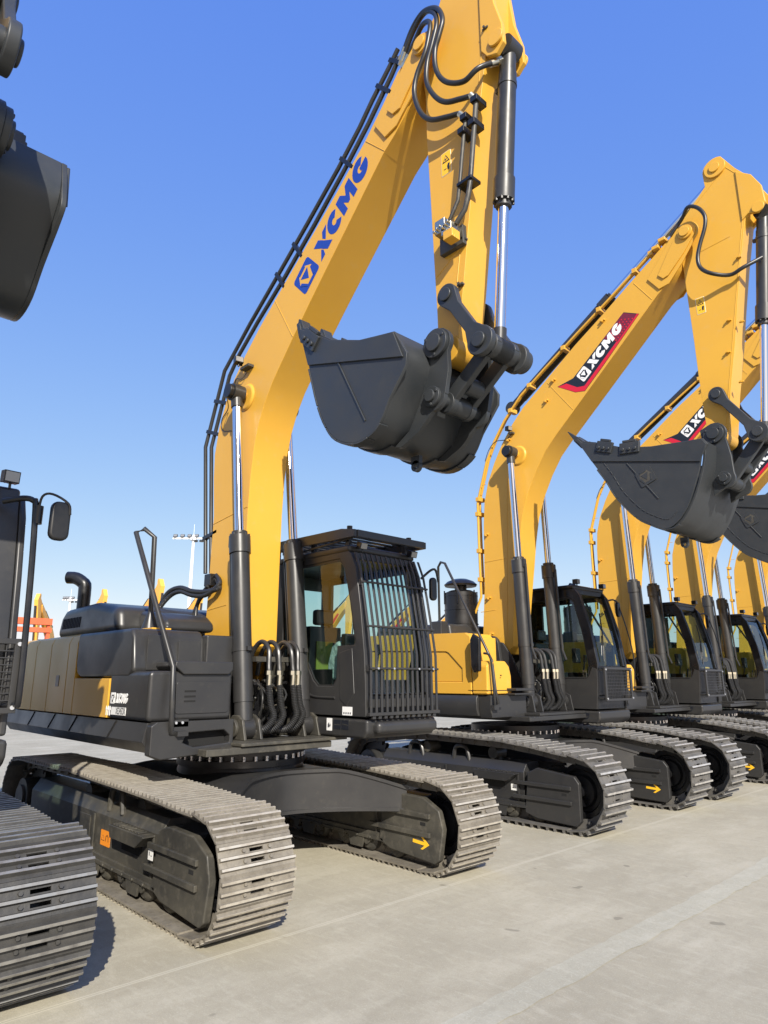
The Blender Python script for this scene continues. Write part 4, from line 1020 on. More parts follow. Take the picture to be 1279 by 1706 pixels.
# ------------------------------------------------------------------ bodywork of the farther type
def house_B(root):
    W = 1.44
    m = MB()
    m.box((-2.2, -.95, 1.20), (.95, .48, 1.26)); m.box((.50, -.66, 1.262), (.92, .66, 1.30))
    for y in (-.27, .27): m.prism([(-.9, 1.26), (.46, 1.26), (.40, 1.7), (.2, 2.1), (.05, 2.3), (-.15, 2.34), (-.38, 2.1), (-.9, 1.5)], y-.018, y+.018)
    for y in (-.40, .40):
        for q in (-.11, .08): m.prism([(.40, 1.30), (.74, 1.30), (.70, 1.52), (.62, 1.56), (.52, 1.56), (.45, 1.50)], y+q, y+q+.03)
        m.cyl((.57, y-.13, 1.44), (.57, y+.13, 1.44), .055, n=18); m.cyl((.57, y-.15, 1.44), (.57, y-.111, 1.44), .085, n=18)
    m.build('upper_frame', GRY, root, bevel=.008)
    m = MB()
    m.prism([(-.32, 1.95), (.06, 1.95), (.02, 2.25)]+disc(-.12, 2.27, .14, 0, 150, 8)+[(-.30, 2.2)], -.36, -.29)
    m.build('boom_foot_bracket', GRY, root, bevel=.01)
    m = MB(); m.prismx([(-W+.02, 1.27), (-W-.01, 1.36), (-W-.01, 1.50), (-W+.02, 1.545), (-.75, 1.545), (-.75, 1.27)], -2.86, .45)
    m.prismx([(-W+.06, 1.25), (-W+.03, 1.36), (-W+.04, 1.545), (-.60, 1.545), (-.60, 1.25)], .45, .66)
    m.build('side_skirt', GRY, root, bevel=.012)
    m = MB(); m.prismx([(W-.02, 1.22), (W, 1.5), (.4, 1.5), (.4, 1.22)], -2.86, -.56); m.build('side_skirt', GRY, root, bevel=.012)
    # yellow side bodywork with a pressed facet
    m = MB()
    O = [(-2.25, 1.555), (.36, 1.555), (.36, 2.34), (.28, 2.39), (-2.25, 2.44)]
    H = [(-2.0, 1.72), (.20, 1.72), (.20, 1.90), (-.05, 2.12), (-.10, 2.14), (-2.0, 2.2)]
    m.prism(O, -W, -W+.06, [H]); m.prism(H, -W+.018, -W+.06)
    m.box((-2.25, -W+.061, 1.556), (.355, -.85, 2.335)); m.prism([(-2.25, 2.336), (.30, 2.336), (.26, 2.388), (-2.25, 2.435)], -W+.061, -.85)
    m.build('side_body', YEL, root, bevel=.012)
    m = MB(); m.prismx([(-W, 1.555), (-W, 1.93), (-W+.07, 2.0), (-1.02, 2.0), (-.94, 1.93), (-.90, 1.80), (-.90, 1.555)], .37, .64); tb = m.build('toolbox', YEL, root, bevel=.025, seg=3)
    m = MB(); m.box((.30, -1.44, 1.60), (.641, -.88, 1.612)); m.box((.643, -1.16, 1.80), (.646, -1.13, 1.815)); m.box((.643, -1.17, 1.77), (.646, -1.15, 1.78)); m.build('panel_gap', VOID, tb)
    m = MB(); m.box((.50, -1.02, 1.60), (.80, -.60, 1.635)); m.box((.50, -1.02, 1.545), (.78, -.60, 1.57)); m.build('front_step', GRY, root, bevel=.006)
    # upper hood, air cleaner, counterweight
    m = MB(); m.prism([(-2.3, 2.3), (-2.2, 2.62), (-.55, 2.60), (-.50, 2.3)], -.84, 1.1); m.build('engine_hood', GRY, root, bevel=.05, seg=3)
    m = MB()
    c = (-.80, -.24)
    m.cyl((*c, 2.50), (*c, 3.14), .27, .275, 28); m.cyl((*c, 3.14), (*c, 3.18), .27, .18, 28); m.cyl((*c, 3.18), (*c, 3.26), .10, n=20)
    m.lathe((*c, 3.25), (0, 0, 1), [(0, .06), (0, .26), (.03, .275), (.08, .22), (.12, .12), (.135, .001)], 28)
    for a in range(0, 360, 60): m.box((c[0]+.285*cos(radians(a))-.008, c[1]+.285*sin(radians(a))-.008, 2.95), (c[0]+.285*cos(radians(a))+.008, c[1]+.285*sin(radians(a))+.008, 3.17))
    for z in (2.62, 2.85, 3.08): m.cyl((*c, z), (*c, z+.012), .282, n=28)
    m.build('air_cleaner', BLK, root)
    m = MB(); m.cyl((-1.15, .1, 2.5), (-1.15, .1, 2.95), .16, n=20); m.build('exhaust_stack', BLK, root, bevel=.02)
    m = MB()
    m.prismz([(-2.27, -1.40), (-2.27, 1.40), (-2.65, 1.36), (-2.88, 1.05), (-3.0, .5), (-3.03, 0), (-3.0, -.5), (-2.88, -1.05), (-2.65, -1.36)], 1.22, 2.46); m.build('counterweight', GRY, root, bevel=.05, seg=3)
    m = MB(); m.box((-2.24, .45, 1.51), (-.62, 1.40, 2.3)); m.build('side_cabinet', YEL, root, bevel=.02)
    m = MB(); m.box((-2.2, -.83, 1.27), (-.62, .44, 2.45)); m.build('engine_bay', BLK, root)
    hand_rail(root, [(.64, -1.28, 1.40), (.70, -1.30, 1.44), (.66, -1.30, 1.62), (.62, -1.30, 2.0), (.39, -1.30, 2.41), (-.20, -1.30, 3.45), (-.30, -1.28, 3.48), (-.38, -1.25, 3.42), (-.40, -1.22, 2.44)], .019, [(.66, -1.28, 1.42)])
    m = MB(); m.box((-.52, -1.28, 2.40), (-.32, -1.12, 2.60)); m.build('rail_socket', GRY, root, bevel=.015)
    # folded mirror beside the toolbox
    m = MB(); m.tube([(.68, -1.36, 1.36), (.72, -1.40, 1.50), (.70, -1.42, 1.98), (.66, -1.42, 2.08), (.58, -1.42, 2.10)], .016, 8, 3); m.box((.66, -1.41, 1.36), (.72, -1.31, 1.42))
    ma = m.build('mirror_arm', GRY, root)
    m = MB(); m.prism([(.46, 1.93), (.50, 1.84), (.60, 1.86), (.61, 2.30), (.50, 2.36), (.45, 2.28)], -1.56, -1.50); m.build('mirror', BLK, ma, bevel=.015, seg=3)

def arm_hoses(root, kind):
    if kind == 'A':
        P1 = [(2.66,7.72),(2.83,7.90),(2.99,7.95),(3.13,7.88),(3.25,7.75),(3.31,7.57),(3.27,7.42),(3.22,7.3),(3.21,7.14),(3.25,6.99),(3.34,6.87),(3.49,6.79),(3.63,6.84),(3.74,6.95)]
        P2 = [(2.66,7.66),(2.86,7.87),(3.05,7.92),(3.19,7.77),(3.23,7.59),(3.18,7.39),(3.12,7.22),(3.11,7.02),(3.19,6.82),(3.30,6.69),(3.45,6.63),(3.55,6.60),(3.59,6.53)]
        P3 = [(2.70,7.60),(2.90,7.76),(3.01,7.80),(3.11,7.74),(3.15,7.62),(3.10,7.38),(2.99,7.2),(2.95,7.02),(3.01,6.78),(3.12,6.63),(3.30,6.55),(3.41,6.52),(3.47,6.44)]
        for P, ys in ((P1, (.26, .35)), (P2, (.28, .33)), (P3, (.30, .31))):
            n = len(P); m = MB()
            pts = [(x, -(.22 + .12*sin(pi*i/(n-1))), z) for i, (x, z) in enumerate(P)]
            if P is P1: pts[-1] = (3.73, -.07, 6.97)
            m.tube(pts, .0235, 12, 6); hh = m.build('hydraulic_hose', RUB, root, ang=70)
            for q0, q1 in ((pts[0], pts[1]), (pts[-1], pts[-2])):
                v0, v1 = Vector(q0), Vector(q1); dd = (v1-v0).normalized(); m = MB(); m.cyl(v0, v0+dd*.11, .029, n=14); m.cyl(v0-dd*.01, v0+dd*.03, .036, n=6); m.build('hose_fitting', STL, hh)
        m = MB(); m.use(GRD)
        m.tube([(3.59, -.25, 6.54), (3.56, -.25, 6.29), (3.50, -.25, 5.81), (3.47, -.25, 5.66), (3.43, -.25, 5.55), (3.34, -.26, 5.46)], .022, 10, smooth=False)
        m.tube([(3.47, -.25, 6.44), (3.44, -.25, 6.25), (3.39, -.25, 5.88), (3.36, -.25, 5.68), (3.27, -.26, 5.53)], .017, 10, smooth=False)
        m.build('arm_pipe', None, root, ang=60)
        m = MB(); m.use(BLK)
        for x, z in ((3.59, 6.54), (3.47, 6.44), (3.44, 6.32), (3.555, 6.33)): m.box((x-.035, -.29, z-.035), (x+.035, -.15, z+.02))
        m.box((3.37, -.28, 5.79), (3.53, -.15, 5.82)); m.build('pipe_clamp', None, root, bevel=.004)
        m = MB(); m.use(STL)
        m.box((3.16, -.33, 5.40), (3.27, -.20, 5.53)); m.box((3.23, -.33, 5.36), (3.34, -.24, 5.46)); m.use(GRD); m.box((3.10, -.20, 5.30), (3.36, -.151, 5.48))
        m.use(YEL); m.box((3.26, -.34, 5.30), (3.36, -.24, 5.38)); m.use(STL)
        for i in range(6): m.cyl((3.17+.03*i, -.36, 5.42+.015*(i % 3)), (3.17+.03*i, -.30, 5.42+.015*(i % 3)), .013, n=8)
        m.build('shutoff_valve', None, root, bevel=.004)
    else:
        P1 = [(3.22,7.80),(3.41,7.99),(3.53,8.04),(3.65,7.97),(3.73,7.81),(3.72,7.64),(3.63,7.41),(3.58,7.23),(3.60,7.07),(3.72,6.93),(3.91,6.86),(4.08,6.89),(4.25,6.97)]
        n = len(P1); m = MB()
        m.tube([(x, -(.22+(.13 if 1 < i < n-3 else .03)), z) for i, (x, z) in enumerate(P1[:-1])]+[(4.27, -.12, 7.0)], .026, 12, 5); m.build('hydraulic_hose', RUB, root, ang=70)
        m = MB()
        for x, z in ((3.0, 7.72), (3.1, 7.8)): m.box((x-.05, -.28, z-.02), (x+.05, .0, z+.03))
        m.build('pipe_clamp', YEL, root, bevel=.006)
    # triangle warning sticker on the arm
    (x, z) = (3.10, 6.12) if kind == 'A' else (3.42, 6.52)
    y = -(.15 if kind == 'A' else .16)-.0005
    sh = [(rrect(0, 0, .115, .24, .008), WHT, 1), (rrect(.004, .004, .111, .236, .006), ARW, 2), ([(.015, .13), (.10, .13), (.058, .205)], DBLK, 3), ([(.030, .139), (.085, .139), (.058, .190)], ARW, 4), ([(.045, .15), (.06, .145), (.075, .165), (.05, .16)], DBLK, 5),
          ([(.075, .04), (.09, .04), (.095, .07), (.10, .10), (.08, .105), (.07, .08)], DBLK, 3), ([(.03, .055), (.06, .055), (.06, .062), (.03, .062)], DBLK, 3)]
    decal('warning_sticker', root, (x, y, z), (1, 0, .0), (-.02, 0, 1), (0, -1, 0), sh, 'yellow warning sticker with black triangle')

def boom_pipes(boom, kind):
    if kind == 'A':
        po = [(-.66,2.96),(-.71,3.39),(-.86,4.57),(-.50,5.48),(-.03,5.89),(.72,6.35),(.99,6.6),(1.86,7.18),(2.03,7.38),(2.18,7.55),(2.48,7.80),(2.60,7.92)]
        pi_ = [(-.53,2.95),(-.58,3.38),(-.71,4.53),(-.37,5.37),(-.20,5.57),(.09,5.80),(.88,6.27),(1.15,6.51),(1.99,7.15),(2.08,7.24),(2.50,7.66),(2.62,7.80)]
        # smooth the traced kinks
        sm = lambda P: [P[0]]+[((P[i-1][0]+2*P[i][0]+P[i+1][0])/4, (P[i-1][1]+2*P[i][1]+P[i+1][1])/4) if 3 < i < len(P)-2 else P[i] for i in range(1, len(P)-1)]+[P[-1]]
        po, pi_ = sm(po), sm(pi_)
        for P in (po, pi_): pipe_run(boom, 'boom_pipe', P, -.20, .024, GRY)
        m = MB(); m.use(BLK)
        for i, t in ((1, 0), (2, -.2), (2, .6), (5, .0), (5, .6), (7, .2), (9, .4), (10, .3)):
            a = po[i]; b = po[i+1]; x = a[0]+(b[0]-a[0])*abs(t); z = a[1]+(b[1]-a[1])*abs(t)
            dx, dz = b[0]-a[0], b[1]-a[1]; L = hypot(dx, dz); nx, nz = dz/L, -dx/L
            m.beam((x-nx*.04, -.20, z-nz*.04), (x+nx*.30, -.20, z+nz*.30), .045, .05, (0, 1, 0))
        m.build('pipe_clamp', None, boom, bevel=.005)
        # flood lamp on the boom side
        m = MB(); m.box((.04, -.30, 5.27), (.22, -.2251, 5.30)); m.tube([(.10, -.24, 5.24), (.02, -.26, 5.18), (-.10, -.26, 5.22), (-.18, -.24, 5.14)], .006, 6, 4); m.build('lamp_bracket', GRD, boom)
        lamp(boom, (.07, -.34, 5.37), (1, -.2, .2), .05)
        m = MB(); m.tube([(-.03, -.44, 4.98), (-.25, -.26, 4.90), (-.42, -.24, 4.80), (-.40, -.23, 4.66), (-.2, -.23, 4.60)], .006, 6, 5); m.build('grease_line', RUB, boom)
    else:
        P = [(-.58,2.51),(-.58,2.74),(-.41,3.05),(-.42,4.0),(-.42,4.62),(-.38,4.75),(-.20,5.30),(-.02,5.62),(.20,5.92),(.55,6.26),(1.0,6.55),(1.65,6.95),(2.2,7.28),(2.75,7.62),(3.05,7.80)]
        pipe_run(boom, 'boom_pipe', P, -.19, .020, YEL); pipe_run(boom, 'boom_pipe', [(x-.02, z+.05) for x, z in P[2:]], -.10, .020, YEL)
        m = MB()
        for i, t in ((2, .3), (2, .8), (3, .7), (4, .5), (8, .4), (9, .4), (10, .6), (11, .7), (12, .8), (13, .5)):
            a, b = P[i], P[i+1]; x = a[0]+(b[0]-a[0])*t; z = a[1]+(b[1]-a[1])*t
            m.box((x-.035, -.225, z-.035), (x+.035, -.06, z+.035))
        for x, z in ((-.22, 4.05), (-.22, 3.02), (-.2, 2.45), (.30, 5.55), (1.05, 6.0), (2.1, 6.96), (1.2, 6.30)): m.box((x-.04, -.262, z-.01), (x+.04, -.2251, z+.012)); m.cyl((x, -.28, z-.02), (x, -.2251, z-.02), .016, n=8)
        m.build('pipe_clamp', YEL, boom, bevel=.004)
        m = MB(); m.box((.34, -.29, 5.62), (.42, -.2251, 5.65)); m.tube([(.36, -.24, 5.62), (.25, -.25, 5.56), (.05, -.25, 5.58), (-.1, -.24, 5.48), (-.2, -.23, 5.30)], .007, 6, 5); m.build('lamp_bracket', GRD, boom)
        lamp(boom, (.38, -.32, 5.70), (1, -.2, -.1), .045)

def boom_decal_A(boom):
    o = (1.19, -.2251, 5.77); u = (.719, 0, .695); v = (-.695, 0, .719)
    L = .92
    lt = letters(.26)
    k = 1.10/max(x for p in lt for x, y in p)
    sh = [([(.385+x*k, .012+y) for x, y in p], BLUE, 1) for p in lt] + emblem(.335, 0, 0, BLUE, YEL)
    decal('boom_logo', boom, o, u, v, (0, -1, 0), sh, 'blue lettering with a square emblem')
def boom_decal_B(boom):
    o = (1.56, -.2251, 5.98); a = radians(41.5); u = (cos(a), 0, sin(a)); v = (-sin(a), 0, cos(a))
    def uv(x, z): dx, dz = x-1.56, z-5.98; return (dx*cos(a)+dz*sin(a), -dx*sin(a)+dz*cos(a))
    base = [uv(*p) for p in ((1.26,6.17),(1.56,5.98),(1.72,5.95),(2.04,6.24),(2.66,6.84),(2.43,6.96),(2.38,6.92),(1.54,6.22))]
    red = [uv(*p) for p in ((1.27,6.165),(1.56,5.985),(1.715,5.955),(2.04,6.25),(2.655,6.84),(2.62,6.855),(2.0,6.29),(1.72,6.035),(1.60,6.05),(1.42,6.17))]
    top = [uv(*p) for p in ((2.16,6.64),(2.37,6.43),(2.645,6.83),(2.43,6.95))]
    top = [uv(*p) for p in ((2.08,6.665),(2.30,6.54),(2.62,6.845),(2.43,6.95),(2.38,6.92))]
    sh = [(base, DBLK, 1), (red, RED, 2), (top, DRED, 2)]
    for i in range(9):
        for j in range(4):
            x = .93+i*.045-j*.03; y = -.05+j*.048
            sh.append(([(x, y), (x+.012, y+.013), (x+.0, y+.026), (x-.012, y+.013)], RED, 3))
    lt = letters(.15); k = .74/max(x for p in lt for x, y in p)
    sh += [([(.405+x*k, .0+y) for x, y in p], WHT, 4) for p in lt]
    sh += [(p, m_, l+3) for p, m_, l in emblem(.185, .195, -.018, WHT, DBLK)]
    decal('boom_logo', boom, o, u, v, (0, -1, 0), sh, 'red and black sticker with white lettering')

def undercarriage(root, cfg, dy=0, dx=0):
    for s in (-1, 1):
        make_track(root, s, cfg); make_frame(root, s, cfg)
    make_carbody(root, cfg)

# ------------------------------------------------------------------ the two nearest machines
GRP = 'excavators parked side by side in a row'
def build_A(y):
    root = empty('excavator', (0, y, 0), 'yellow excavator with blue lettering on its boom, barred cab guard and dusty tracks', 'excavator', GRP)
    undercarriage(root, CFG_A); house_A(root)
    make_cab(root, CFG_A); guard_A(root, CFG_A['cab']['fx'])
    m = MB(); m.box((1.40, .52, 1.245), (1.56, 1.36, 1.36)); m.build('cab_bumper', GRY, root, bevel=.045, seg=4)
    b, a = make_front(root, CFG_A); finish_front(root, CFG_A); boom_pipes(b, 'A'); boom_decal_A(b); arm_hoses(root, 'A')
    valve_hoses(root, .74, (-.17, -.06, .10, .18))
    mirror(root, [(1.30, 1.40, 2.85), (1.36, 1.50, 2.95), (1.38, 1.56, 2.95), (1.38, 1.60, 2.82)], (1.36, 1.53, 2.74), (.10, .05, .26))
    return root
def build_0(y):
    C0 = dict(CFG_A); C0['shoe'] = SHOE_D; C0['edge'] = EDGE_D; C0['kind'] = 'C'
    C0['cab'] = dict(CFG_A['cab']); C0['cab']['y1'] = 1.14; C0['cab']['sill'] = 2.0; C0['cab']['lwindow'] = [(-.24,2.08),(1.18,2.08),(1.20,2.2),(1.14,2.5),(1.04,2.92),(-.24,2.92)]
    C0['bucket'] = dict(CFG_A['bucket']); C0['bucket']['hw'] = .67
    hx, hz = CFG_A['bucket']['hinge']; ca, sa = cos(radians(-14)), sin(radians(-14))       # curled in a little further
    rt = lambda p: (hx+(p[0]-hx)*ca-(p[1]-hz)*sa, hz+(p[0]-hx)*sa+(p[1]-hz)*ca)
    for kk in ('side', 'shell', 'band', 'weld', 'earp'): C0['bucket'][kk] = [rt(p) for p in CFG_A['bucket'][kk]]
    for kk in ('link', 'hook'): C0['bucket'][kk] = rt(CFG_A['bucket'][kk])
    tt = CFG_A['bucket']['tooth']; C0['bucket']['tooth'] = (tt[0]*ca-tt[1]*sa, tt[0]*sa+tt[1]*ca); C0['bucket']['cutters'] = []; C0['bucket']['ks'] = 12; C0['bucket']['w0'] = C0['bucket']['w1'] = 1; C0['bucket']['bev'] = .02
    C0['front'] = dict(CFG_A['front']); C0['front']['lev0'] = (3.20, 5.10); C0['front']['lev1'] = (3.47, 4.60); C0['front']['pinx'] = .0
    C0['Xf'] = 1.84; C0['rf'] = .455
    root = empty('excavator', (0, y, 0), 'excavator cut off by the left edge, with dark tracks, mirror post and raised bucket', 'excavator', GRP)
    undercarriage(root, C0); house_A(root, False)
    make_cab(root, C0)
    grille(root, 1.50, .46, 1.155, 1.545, 2.02)
    make_front(root, C0); finish_front(root, C0)
    lamp(root, (1.20, 1.02, 3.19), (1, .1, -.1), .055)
    for_m0 = -.08
    m = MB(); m.tube([(x_, y_+for_m0, z_) for x_, y_, z_ in [(1.38, 1.10, 1.60), (1.52, 1.22, 1.60), (1.56, 1.235, 1.68), (1.50, 1.235, 2.4), (1.44, 1.225, 2.93), (1.42, 1.21, 2.99), (1.40, 1.15, 3.0), (1.30, 1.05, 2.98)]], .021, 10, 4); ma = m.build('mirror_arm', BLK, root)
    m = MB(); m.tube([(1.44, 1.165, 2.90), (1.46, 1.175, 3.02), (1.50, 1.23, 3.04), (1.54, 1.33, 2.98), (1.54, 1.35, 2.90)], .009, 8, 4); m.cyl((1.45, 1.165, 2.82), (1.45, 1.165, 2.95), .03, n=12); m.build('mirror_bracket', BLK, ma)
    m = MB(); m.prismx(rrect(1.225, 2.71, 1.36, 2.99, .05), 1.48, 1.54); m.build('mirror', BLK, ma, bevel=.02, seg=3)
    return root
def build_B(y, label):
    root = empty('excavator', (0, y, 0), label, 'excavator', GRP)
    undercarriage(root, CFG_B); house_B(root); make_cab(root, CFG_B)
    m = MB(); k = CFG_B['cab']
    m.prism([(-.53, 1.325), (1.125, 1.325), (1.165, 1.70), (1.168, 1.90), (1.09, 1.93), (1.03, 1.80), (.98, 1.755), (-.53, 1.755)], k['y0']-.008, k['y0']+.002); m.build('lower_cab_panel', GRY, root, bevel=.004)
    grille(root, 1.23, .56, 1.38, 1.44, 1.93, .10)
    m = MB(); m.tube([(1.17, .72, 2.02), (1.14, .78, 2.45), (1.06, .88, 2.75)], .010, 6, 3); m.tube([(1.145, .74, 2.40), (1.17, .66, 2.1)], .007, 6, 3); m.build('windshield_wiper', BLK, root)
    lamp(root, (.86, .62, 3.25), (1, 0, 0), .045); lamp(root, (.88, 1.38, 3.24), (1, 0, 0), .045)
    mirror(root, [(.93, 1.40, 3.0), (.98, 1.50, 3.02), (1.02, 1.56, 2.98)], (1.02, 1.56, 2.86), (.09, .05, .24))
    m = MB(); m.tube([(1.02, 1.56, 2.98), (1.12, 1.58, 2.6), (1.22, 1.56, 2.1), (1.22, 1.52, 1.62)], .010, 8, 4); m.build('front_handrail', BLK, root)
    b, a = make_front(root, CFG_B); finish_front(root, CFG_B); boom_pipes(b, 'B'); boom_decal_B(b); arm_hoses(root, 'B')
    valve_hoses(root, .72, (-.2, -.1, .08, .18), .06)
    return root

E0 = build_0(-3.83)
E1 = build_A(0.0)
SP = 3.55; Y2 = 4.80
E2 = build_B(Y2, 'excavator with red and black boom sticker whose raised bucket stands clear against the sky')
labs = ['excavator third in the row, its boom sticker half hidden behind the toothed bucket in front',
        'excavator fourth in the row, its boom passing behind the right edge of the toothed bucket',
        'excavator fifth in the row, narrow yellow boom at the right edge of the photo']
for i, lb in enumerate(labs):
    c = copy_tree(E2); c.location = ((.03, -.04, .05)[i], Y2+SP*(i+1), 0); c.rotation_euler = (0, 0, radians((.35, -.4, .3)[i])); c['label'] = lb

# ------------------------------------------------------------------ far row of excavators (seen as small shapes)
def far_excavator(label):
    r = empty('distant_excavator', (0, 0, 0), label, 'excavator', 'distant excavators beyond the yard')
    m = MB()
    for y in (-1.45, .85): m.prism([(-1.9, 0), (1.9, 0), (2.25, .45), (1.9, .9), (-1.9, .95), (-2.25, .45)], y, y+.6)
    m.build('crawler_track', GRY, r)
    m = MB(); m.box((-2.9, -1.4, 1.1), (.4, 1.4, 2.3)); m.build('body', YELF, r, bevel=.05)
    m = MB(); m.prism([(-.4, 1.2), (1.2, 1.2), (1.2, 2.0), (.95, 3.1), (-.4, 3.1)], .45, 1.4); m.build('cab', BLK, r, bevel=.03)
    f = CFG_B['front']
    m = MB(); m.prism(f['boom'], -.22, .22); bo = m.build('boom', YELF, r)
    m = MB(); m.prism([(1.5, 6.15), (1.75, 5.98), (2.6, 6.85), (2.4, 6.95)], -.224, -.2205); m.build('boom_logo', RED, bo)
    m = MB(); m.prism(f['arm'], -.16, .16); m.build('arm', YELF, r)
    m = MB(); m.prism(CFG_B['bucket']['side'], -.65, .65); m.build('bucket', BKT, r)
    for y in (-.4, .4):
        m = MB(); m.cyl((.57, y, 1.4), (.5, y, 3.4), .1, n=10); m.cyl((.5, y, 3.4), (.46, y, 5.25), .05, n=8); m.build('boom_cylinder', GRY, r)
    m = MB(); m.cyl((4.3, 0, 7.68), (4.15, 0, 6.1), .09, n=10); m.cyl((4.15, 0, 6.1), (3.98, 0, 4.7), .05, n=8); m.build('bucket_cylinder', GRY, r)
    m = MB(); m.cyl((.25, 0, 6.18), (2.1, 0, 7.4), .09, n=10); m.cyl((2.1, 0, 7.4), (3.88, 0, 8.56), .05, n=8); m.build('arm_cylinder', GRY, r)
    return r
FAR = [  # x, y, heading (deg), label
 (-58.0, 16.2, -38, 'far yellow excavator with leaning arm at the right end of the orange beam'),
 (-52.1, 16.7, 0, 'far yellow excavator whose pointed arm rises right of the exhaust pipe'),
 (-43.6, 17.4, 0, 'far yellow excavator whose arm tip shows just left of the curved hoses'),
 (-47.7, 22.7, 0, 'far yellow excavator glimpsed between curved hoses and the main boom'),
 (-56.0, 10.2, -20, 'far yellow excavator at the far left, below the orange beam and behind the mirror post'),
 (-38.6, 38.4, 0, 'far yellow excavator seen between the barred cab guard and the black air cleaner'),
 (-36.0, 41.6, 0, 'far yellow excavator showing directly beside the black air cleaner'),
 (-40.2, 27.2, 0, 'far yellow excavator seen through the side window of the barred cab'),
 (-39.0, 31.5, 0, 'far yellow excavator seen through the bars of the cab guard'),
]
F0 = None
for x, y, a, lb in FAR:
    f = far_excavator(lb) if F0 is None else copy_tree(F0)
    F0 = F0 or f
    f.location = (x, y, 0); f.rotation_euler = (0, 0, radians(a)); f['label'] = lb

# light masts
def mast(x, y, h, label, n):
    r = empty('light_mast', (x, y, 0), label, 'light mast', None)
    m = MB(); m.cyl((0, 0, 0), (0, 0, h), .36, .20, 16); m.cyl((0, 0, h), (0, 0, h+1.6), .03, n=6); m.build('pole', POLE, r)
    c, s_ = cos(radians(47)), sin(radians(47))
    m = MB(); L = n/2
    m.beam((-c*L, -s_*L, h-.5), (c*L*.9, s_*L*.9, h-.5), .16, .22); m.cyl((0, 0, h-.8), (0, 0, h-.35), .45, n=14); m.beam((-.9*s_, .9*c, h-.6), (.9*s_, -.9*c, h-.6), .12, .12); m.build('crossarm', POLE, r)
    for i in range(4):
        t = -L+.35+i*.85*(n/5.); z = h-.15
        m = MB(); M = Matrix.Translation((c*t, s_*t, z)) @ Matrix.Rotation(radians(47), 4, 'Z') @ Matrix.Rotation(radians(-28), 4, 'X')
        m.box((-.28, -.12, -.22), (.28, .12, .26), M); m.box((-.05, -.05, -.5), (.05, .05, -.2), M); fl = m.build('floodlight', GRY, r)
        m = MB(); m.box((-.23, -.125, -.17), (.23, -.1205, .21), M); m.build('lens', LENS, fl)
    for i in range(2):
        t = .3+i*.9; m = MB(); m.box((c*t-.25, s_*t-.25, h-1.0), (c*t+.25, s_*t+.25, h-.75)); m.build('floodlight', GRY, r)

mast(-82.4, 41.7, 22.0, 'tall white light mast with floodlight crossarm rising beside the main boom', 6)
mast(-126.3, 40.2, 16.6, 'small distant white light mast just left of the exhaust pipe', 3)
g = empty('gantry', (-52.0, 9.0, 0), 'orange steel beams of a gantry far behind, left of the exhaust pipe', 'gantry')
m = MB(); m.box((-.5, -8, 5.95), (.1, 5.2, 6.45)); m.box((-.5, -8, 5.35), (.1, 5.2, 5.72)); m.build('girder', ORB, g)
m = MB()
for y in (-7.8, -3.5, .8, 5.0): m.box((-.4, y-.12, 0), (0, y+.12, 5.34)); m.box((-.35, y-.1, 5.73), (-.05, y+.1, 5.94))
m.build('post', ORB, g)

